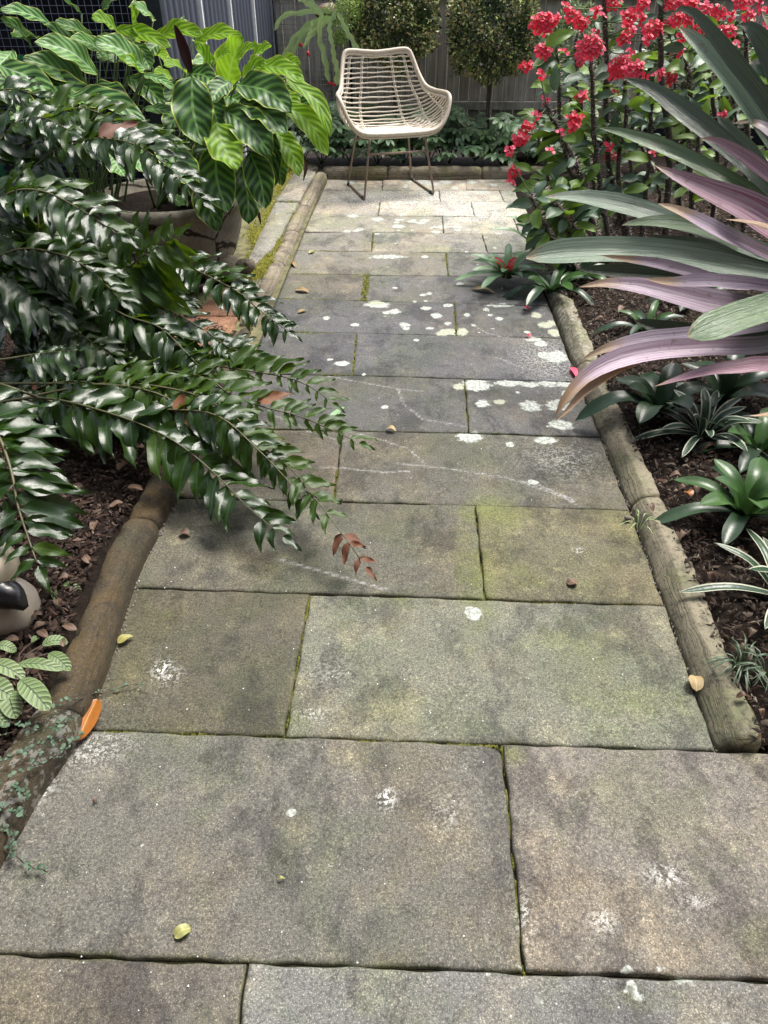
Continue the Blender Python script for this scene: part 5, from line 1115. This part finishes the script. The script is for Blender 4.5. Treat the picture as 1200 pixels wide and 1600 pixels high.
ST = [(0,[(905,425,3.9),(867,378,3.85),(846,343,3.82),(829,304,3.8)],.014),(0,[(935,420,3.95),(909,371,3.95),(881,336,3.92),(850,297,3.88)],.014),(0,[(940,400,4.0),(918,315,4.05),(905,273,4.08),(886,231,4.1),(853,165,4.12)],.018),
 (0,[(940,380,4.1),(900,290,4.15),(878,217,4.2),(874,133,4.2),(871,88,4.2)],.015),(1,[(955,400,4.2),(932,260,4.25),(927,175,4.25),(923,92,4.25)],.018),(1,[(985,400,4.3),(955,280,4.35),(948,189,4.4),(948,105,4.4),(944,20,4.4),(942,-40,4.4)],.02),
 (1,[(985,390,4.3),(965,270,4.3),(976,200,4.3),(976,125,4.3)],.017),(1,[(1000,400,4.5),(1012,280,4.5),(1016,200,4.5),(1021,130,4.5)],.018),(2,[(1040,400,4.5),(1046,238,4.5),(1039,175,4.5),(1032,105,4.5),(1032,15,4.5),(1030,-30,4.5)],.024),
 (2,[(1085,400,4.6),(1076,224,4.6),(1077,140,4.6),(1068,80,4.6)],.02),(2,[(1160,400,4.7),(1168,200,4.7),(1166,91,4.7),(1162,10,4.7)],.02),(0,[(930,400,4.1),(896,370,4.05),(872,340,4.0),(862,300,4.0)],.009),(1,[(975,400,4.5),(938,330,4.5),(925,280,4.5),(912,200,4.5),(905,150,4.5)],.014),
 (2,[(1110,400,5.0),(1120,220,5.0),(1105,90,5.0),(1100,-10,5.0)],.018),(1,[(1000,400,5.0),(985,250,5.0),(1000,120,5.0),(1005,30,5.0)],.016),(2,[(1190,380,5.0),(1200,200,5.0),(1196,60,5.0)],.018),(1,[(930,380,4.7),(905,200,4.7),(900,90,4.7),(902,50,4.7)],.012),(2,[(1060,400,5.0),(1058,250,5.0),(1054,100,5.0),(1058,20,5.0)],.015),
 (0,[(890,400,4.3),(862,300,4.3),(845,230,4.3),(838,190,4.3)],.011),(1,[(960,400,4.9),(966,290,4.9),(940,200,4.9),(965,90,4.9)],.014),(1,[(950,380,5.2),(945,300,5.2),(965,210,5.2),(950,130,5.2)],.015),(1,[(1010,380,5.3),(1030,300,5.3),(1000,220,5.3),(1010,150,5.3)],.015),(2,[(1080,380,4.9),(1060,300,4.9),(1090,230,4.9),(1080,150,4.9)],.016),(2,[(1150,360,4.9),(1130,280,4.9),(1150,200,4.9),(1140,120,4.9)],.016),(2,[(1140,380,5.3),(1090,260,5.3),(1110,170,5.3),(1130,60,5.3)],.014)]
ends = []
for (w, pp, r_) in ST:
    cc, Tn = thorny(eu[w], pp, r_*.8); eleaves(eu[w], cc, Tn, 27 if pp[0][2] < 4.65 else 18, .145, .25 if w else .2); ends.append((w, cc))
# leaves the photo shows clearly
for (x, y, dx, dy, L, m, w) in [(800,258,26,4,1,0,0),(790,325,40,-10,1,1,0),(800,300,40,-12,1,0,0),(870,95,-4,40,1,1,0),(1075,150,20,45,1,1,2),(965,170,-8,35,1,1,1),(900,50,-40,14,1,0,0),(1020,85,-30,8,1,0,1),(985,160,30,8,1,1,1),(880,310,34,-12,1,0,0),(940,285,26,20,1,1,1),(1110,150,-18,45,1,0,2),(1165,45,24,26,1,1,2),(1098,20,20,30,1,0,2),(835,128,22,14,1,0,0),(1030,130,-12,28,1,0,2),(860,270,30,30,.9,1,0),(920,320,-26,14,.9,1,1),(962,282,30,-4,1,1,1)]:
    Y = 4.0 if w == 0 else 4.3; a, b = V3(P(x, y, Y)), V3(P(x+dx, y+dy, Y-.03)); link('leaf', er.choice(ED if m else EL), eu[w], orient(a, b-a, nrm(TOCAM(a)+UP*.5+V3((er.gauss(0,.3),0,0))), np.linalg.norm(b-a)*1.15*L))
FL = [(848,37,22),(893,24,13),(907,35,14),(848,80,15),(823,104,10),(845,116,8),(921,74,25),(881,82,7),(940,25,7),(958,4,14),(983,25,14),(978,42,9),(973,103,24),(990,108,18),(958,112,14),(975,60,12),(984,82,6),(1042,122,16),(1030,116,10),(1020,46,18),(1040,35,16),(1058,30,14),(1068,55,12),(1060,80,10),(1005,6,12),(1045,8,14),(1080,8,14),(1102,14,12),(1121,18,14),(1140,25,10),(1112,48,10),(1092,44,12),(1125,48,9),(1158,3,14),(1185,2,10),(1197,42,7),
 (909,150,11),(898,186,14),(893,199,9),(852,156,8),(838,180,8),(823,200,13),(813,218,14),(795,236,9),(804,268,12),(799,286,7),(951,228,8),(955,246,11),(876,207,5),(893,339,8),(891,353,8),(860,236,5),(1020,240,4),(1127,181,9),(1008,122,6),(962,146,5),(1000,30,10),(885,10,8),(930,52,6),(1175,60,6),(1150,70,6),(1170,25,12),(1140,50,12),(1195,18,10),(1062,10,12),(930,18,9),(985,50,10),(1075,30,12),(1010,62,9),(1120,70,9),(1190,75,8),(868,30,9),(905,95,9)]
for k, (x, y, rp) in enumerate(FL):
    w = 0 if x < 925 and not (y < 60 and x > 880) else 1 if x < 1025 else 2; Y = (4.0, 4.25, 4.4)[w]+.15*math.sin(k*2.3); c = V3(P(x, y, Y)); R = rp*.86*mpp(c); nf = max(2, int((rp/4.2)**2)); gs = []; rr = random.Random(k)
    for i in range(nf):
        g0 = 2.4*i; q_ = math.sqrt((i+.5)/nf); d = nrm(V3((q_*math.cos(g0), -.9*math.sqrt(max(1-q_*q_, .05)), q_*math.sin(g0)*.9+.25)))
        q = c+V3((q_*math.cos(g0)*R, -.35*R*math.sqrt(max(1-q_*q_, 0)), q_*math.sin(g0)*R*.75)); Z_ = nrm(d+V3((0,-.3,.3))+V3([rr.gauss(0,.25) for _ in range(3)])); X_ = nrm(np.cross(Z_, [rr.gauss(0,1) for _ in range(3)])); Y_ = np.cross(Z_, X_)
        for v, f in flower_geo(.0152, k*20+i): gs.append((v @ np.array([X_, Y_, Z_])+q, f))
    fc = part('flower_cluster', join(*gs), M['red'], eu[w], smooth=False)
    part('flower_eyes', join(*[ball(g_[0][0]+V3((0,-.006,.003)), .0035, 5, 3) for g_ in gs[::2]]), M['redc'], fc)
    # stalks back to the nearest stem end
    e = min((cc[j] for (w2, cc) in ends if w2 == w for j in range(40, 90, 4)), key=lambda q: np.linalg.norm((q-c)*V3((1,.6,1)))+(.3 if q[2] > c[2]+.02 else 0))
    part('flower_stalk', tube([e, (e+c)/2+V3((0,0,-.01)), c-V3((0,-.01,R*.3))], .0028, 5, n=6), M['stemg'], fc)
# ------------------------------------------------------------------ small rosettes on the right
def rosette(name, px, py, z, n, L, hw, mats, label, cat='plant', e0=15, e1=75, seed=0, prof='strap', drop=.5, fold=.35, phase=0, amin=-180, amax=180, group=None):
    c = V3(G(px, py, z)); b = V3((c[0], c[1], .03)); t = empty(name, tuple(b), label, cat, group); rr = random.Random(seed)
    for k in range(n):
        f = k/(n-1 if n > 1 else 1); a = math.radians(phase+amin+(amax-amin)*((k*.382) % 1)); e = math.radians(e0+(e1-e0)*f+rr.uniform(-6, 6)); l = L*(1-.35*f)*rr.uniform(.85, 1.12)
        d = V3((math.cos(a), math.sin(a), 0)); p1 = c+d*.02; p2 = p1+(d*math.cos(e)+UP*math.sin(e))*l*.5; p3 = p2+(d*math.cos(e*.4)+UP*(math.sin(e)*.5-drop*(1-f)))*l*.5
        m = mats[min(int(f*len(mats)), len(mats)-1)]
        if m == 'smR': p2 = p1+(p2-p1)*.6; p3 = p2+(p3-p2)*.45
        part('leaf', blade([p1-UP*.02, p1, p2, p3], hw*rr.uniform(.85, 1.15), UP+TOCAM(p2)*.2-d*.2, prof, fold, 2, 12, .05, 1, seed=k), M[m], t)
    return t
rosette('heart_bromeliad', 792, 428, .06, 22, .24, .022, ['smL','smB','smL','smL','smL','smR'], 'small bromeliad with pale green leaves and red heart at the path edge', 'plant', 5, 65, 1, drop=.3)
rosette('young_bromeliad', 838, 385, .08, 12, .26, .022, ['smL','smB'], 'upright pale green bromeliad behind the red hearted one', 'plant', 30, 80, 2, drop=.2)
rosette('dark_bromeliad', 862, 452, .05, 10, .26, .026, ['smD','smB'], 'dark broad leaved bromeliad at the end of the mossy right kerb', 'plant', 5, 50, 3, drop=.7)
rosette('dark_bromeliad', 905, 430, .07, 10, .24, .024, ['smB','smD'], 'dark bromeliad under the tip of the longest green strap leaf', 'plant', 5, 60, 4, drop=.7)
rosette('dark_bromeliad', 1010, 515, .06, 10, .22, .018, ['smD','smB'], 'small dark bromeliad on mulch between two purple strap leaves', 'plant', 10, 65, 5, drop=.5)
rosette('broad_bromeliad', 1030, 640, .08, 9, .27, .036, ['smD'], 'broad dark leaved bromeliad arching to the right kerb under the brown tipped leaf', 'plant', 15, 60, 6, drop=.8)
rosette('edged_bromeliad', 1098, 680, .06, 18, .26, .016, ['var'], 'rosette of narrow dark leaves with white margins beneath the magenta leaf', 'plant', 8, 75, 7, drop=.35)
rosette('dark_bromeliad', 1185, 700, .06, 10, .26, .026, ['smD','smB'], 'dark bromeliad at the right edge beside the dried orange leaf tip', 'plant', 5, 60, 8, drop=.6)
rosette('green_bromeliad', 1165, 800, .08, 15, .27, .027, ['smD','smB','smB'], 'glossy green bromeliad on bare mulch near the right edge', 'plant', 5, 75, 9, drop=.5)
rosette('white_edged_bromeliad', 1222, 930, .05, 11, .27, .013, ['var'], 'bromeliad with white margined leaves reaching in from the right edge above the grass tuft', 'plant', 12, 70, 10, drop=.25)
rosette('dark_bromeliad', 1090, 470, .06, 10, .30, .026, ['smD','smB'], 'dark bromeliad in the shade under the giant purple leaves', 'plant', 5, 60, 12, drop=.6)
rosette('dark_bromeliad', 1130, 620, .06, 9, .30, .030, ['smD'], 'dark bromeliad behind the white margined rosette', 'plant', 15, 65, 13, drop=.5)
def tuft(px, py, n, L, label, m='strp', seed=0, hw=.0016, spread=1.0):
    b = V3(G(px, py, .035)); t = empty('grass_tuft', tuple(b), label, 'grass'); rr = random.Random(seed)
    for k in range(n):
        a = rr.uniform(0, 6.28); d = V3((math.cos(a), math.sin(a), 0))*spread; l = L*rr.uniform(.6, 1.2); q = b+d*.02*rr.random()
        part('blade', blade([q, q+d*l*.3+UP*l*.6, q+d*l*.9+UP*l*.35], hw, UP, 'strap', .2, 1, 6), M[m], t)
tuft(1152, 1052, 34, .085, 'dark bluish mondo grass tuft beside the end of the right kerb', 'strp', 1)
tuft(1196, 1062, 26, .08, 'mondo grass tuft at the right edge below the white margined bromeliad', 'strp', 2)
tuft(996, 828, 9, .06, 'tiny pale weed growing in the joint against the right kerb', 'cactus', 3, .0013)
# ------------------------------------------------------------------ bottom left: prayer plant and creeping fig
pb = G(20, 1075, .03); pp_ = empty('prayer_plant', tuple(pb), 'low prayer plant with pale green dark veined leaves by the left kerb', 'plant')
for k, (a, b, hw, z) in enumerate([((66,1008),(107,1004),9,.07),((76,1021),(111,1048),10,.10),((27,1038),(100,1047),9,.12),((-14,1036),(40,1060),12,.13),((32,1062),(78,1110),16,.13),((-30,1072),(21,1088),17,.12),((12,1080),(26,1123),15,.10),((-5,1010),(26,1018),8,.09),((50,1004),(66,1000),5,.06),((80,918),(90,940),5,.05),((98,913),(128,925),6,.05),((-20,1110),(15,1135),12,.09)]):
    A, B = V3(G(*a, z)), V3(G(*b, z-.02)); md = (A+B)/2+UP*.012
    part('leaf', blade([A, md, B], hw*mpp(md)*1.1, nrm(UP+TOCAM(md)*.4), 'oval', .2, 3, 12, .05, 1.5, seed=k), M['prayer'], pp_)
    if k not in (9, 10): part('stalk', tube([V3(pb)+V3((.02*math.sin(k), .02*math.cos(k), 0)), (V3(pb)+A)/2+UP*.03, A], .0018, 5, n=6), M['twig'], pp_)
fg = empty('creeping_fig', tuple(G(20, 1180, .06)), 'creeping fig runners with tiny leaves trailing over the near left kerb', 'vine'); lv = []
def figm():
    g_ = blade([(0,0,0),(.5,0,.08),(1,0,0)], .36, UP, 'oval', .25, 1, 5); return g_
fgm = mesh('leaf', *figm()[:2], M['fig'], True, figm()[2]); fr_ = random.Random(6)
for pp, z in [([(-20,1160),(50,1128),(100,1098),(160,1082),(216,1068)], .08), ([(-20,1195),(40,1175),(80,1150),(118,1120)], .085), ([(-10,1230),(30,1205),(60,1180),(95,1160)], .085), ([(-20,1250),(10,1265),(45,1275)], .07), ([(-20,1320),(20,1335),(45,1352),(74,1362)], .02), ([(-10,1290),(15,1300),(20,1330)], .05), ([(-20,1140),(20,1130),(60,1140),(110,1128)], .085), ([(20,1230),(35,1238),(42,1250)], .08), ([(50,1200),(90,1180),(130,1145)], .07)]:
    w = np.array([V3(G(x, y, z if x < 120 else .012)) for x, y in pp]); c = spline(w, 30); c[:,2] += .004*np.sin(np.arange(30)); part('runner', tube(c, .0012, 4), M['twig'], fg)
    for i in range(0, 30):
        if fr_.random() < .2: continue
        a = fr_.uniform(0, 6.28); q = c[i]+V3((fr_.gauss(0,.003), fr_.gauss(0,.003), .002)); link('leaf', fgm, fg, orient(q, (math.cos(a), math.sin(a), .3), nrm(V3((fr_.gauss(0,.3), fr_.gauss(0,.3)-.3, 1))), fr_.uniform(.006, .013)))
# ================================================================== FALLEN LEAVES AND BITS
def fallen(a, b, hw, m, label, z=.006, cat='leaf', name='fallen_leaf', curl=.15, prof='lance', arch=.008, group=None, seed=0):
    A, B = V3(G(*a, z)), V3(G(*b, z)); md = (A+B)/2+UP*arch
    o = part(name, blade([A, md, B], hw*mpp(md)*1.3, UP, prof, .25, 3, 12, curl, 1.3, seed=seed), M[m], None); return tag(o, label, cat, group)
fallen((152,1092),(121,1160),15,'deadO','large orange dead leaf lying against the foot of the left kerb',.014,prof='oval',arch=.004,curl=.05)
fallen((184,1005),(208,994),6,'deadY','small pale green fallen leaf on the dark left paving slab')
fallen((273,1464),(298,1450),8,'deadY','small yellow fallen leaf near the bottom of the path',prof='oval')
fallen((1084,1056),(1088,1080),9,'deadT','tan heart shaped leaf lying in the gap beside the right kerb',.014,prof='oval')
fallen((462,453),(484,457),5,'deadT','cream fallen leaf on the path near the pot'); fallen((738,452),(772,458),5,'deadT','curled tan leaf on the path beside the red hearted bromeliad',arch=.015)
fallen((282,832),(298,836),6,'deadB','small dark brown leaf on the shaded slab under the fern'); fallen((604,670),(619,674),4,'deadT','curled brown leaf scrap on a joint in the middle of the path',arch=.012)
fallen((514,660),(538,636),5,'smL','pale green leaf standing by the tip of the upper fern frond',.03); fallen((466,489),(480,485),3,'deadT','tiny cream leaf on the path near the far left kerb')
fallen((355,780),(370,776),6,'deadY','pale green leaf on the slab beneath the lowest fern frond'); fallen((282,775),(290,770),3,'deadY','tiny pale leaf beside the left kerb under the fern')
fallen((484,396),(492,392),3,'deadY','tiny yellow leaf by the left kerb near the pot'); fallen((456,408),(462,418),3,'deadT','small tan leaf against the far left kerb')
fallen((893,574),(902,592),4,'red','fallen red petal at the foot of the right kerb'); fallen((818,480),(826,484),3,'red','fallen red petal on the path near the end of the mossy kerb'); fallen((822,524),(830,527),3,'red','fallen red petal on a lichen spotted slab')
fallen((433,1374),(446,1373),2,'deadY','thin yellow leaf sliver on the large near slab'); fallen((146,1256),(154,1248),2,'deadB','reddish leaf sliver on the large near slab'); fallen((886,912),(902,911),6,'deadB','round brown seed cap on the mossy slab near the right kerb',prof='oval')
for k, (x, y) in enumerate([(50,960),(72,972),(90,946),(60,985),(30,1000),(172,792),(150,815),(140,880),(200,760),(110,900),(185,735),(95,1000),(120,985),(210,700),(160,700),(20,940),(250,705),(130,760)]):
    a = k*2.4; L = 17+10*abs(math.sin(k*1.7)); fallen((x,y),(x+L*math.cos(a),y+L*.6*math.sin(a)),5,'deadB','curled brown dead leaf lying on the mulch of the left bed',.06,group='dead leaves on the left mulch',arch=.004,seed=k)
for k, (x, y) in enumerate([(1060,765),(1072,832),(1090,770),(1130,840),(1180,985),(1110,905),(1045,745),(1165,1010),(1020,800),(1100,700),(975,480),(1000,560),(930,500),(1160,860),(1190,1120),(1150,1090),(985,590),(1180,820)]):
    a = k*2.1; L = 13+9*abs(math.sin(k*1.3)); fallen((x,y),(x+L*math.cos(a),y+L*.6*math.sin(a)),4,'deadB','brown dead leaf lying on the mulch of the right bed',.06,group='dead leaves on the right mulch',arch=.015,seed=k)
fallen((1072,768),(1080,776),6,'deadO','small orange leaf on the mulch left of the glossy green bromeliad',.065)
tag(part('pebble', ball(V3(G(981,809,.012)), (.012,.010,.008), 10, 7, .1, 3), M['pebble'], None), 'pale grey pebble in the gap beside the right kerb joint', 'pebble')
tag(part('snail_shell', ball(V3(G(1052,752,.06)), (.006,.006,.005), 8, 6, .05, 2), M['cream'], None), 'tiny pale shell fragment on the right mulch', 'shell') if False else None
fl = []
for _ in range(230):
    x, y = rng.uniform(30, 1150), rng.uniform(500, 1590); q = G(x, y); fl.append((q.x, q.y, .0015))
part('grit', tufts([f for f in fl if xat(LK, f[1]) < f[0] < 1.2], .0017, .0004, .0012), M['strip'], pa, kind='stuff')

# ================================================================== ADDED TREES (above the frame), blocking sky to darken the beds
def added_tree(x, y, z, R_, n, seed, label):
    t = empty('blocking_tree', (x, y, 0), label, 'added_tree')
    part('trunk', tube([(x,y,0),(x+.1,y-.1,z*.5),(x,y,z)], [.10,.08,.04], 8, n=8), M['bark'], t)
    part('crown', crown((x, y, z), R_, n, seed, PD, .11, .7, .3), M['shrub'], t, smooth=False, kind='stuff')
added_tree(-3.1, 1.0, 3.3, 1.7, 5000, 51, 'added leafy crown over the left bed, above the view, blocking sky')
added_tree(-3.6, 3.2, 3.4, 1.5, 4000, 52, 'added leafy crown by the shed corner, above the view, blocking sky')
added_tree(3.4, .6, 3.4, 1.5, 3500, 53, 'added leafy crown over the right bed, above the view, blocking sky')

# neighbours of one description are told apart by their order along the bed
from collections import defaultdict
by = defaultdict(list)
for o in list(COL.objects):
    if o.get('group') == 'hellebores along the back bed': by[o['label']].append(o)
for lab, os_ in by.items():
    if len(os_) > 1:
        os_.sort(key=lambda o: o.location.x)
        words = {2: ['left one', 'right one'], 3: ['leftmost', 'middle one', 'rightmost']}.get(len(os_), ['leftmost', 'second from left', 'third from left', 'fourth from left', 'fifth from left', 'rightmost'])
        for o, w in zip(os_, words): o['label'] = lab+', '+w
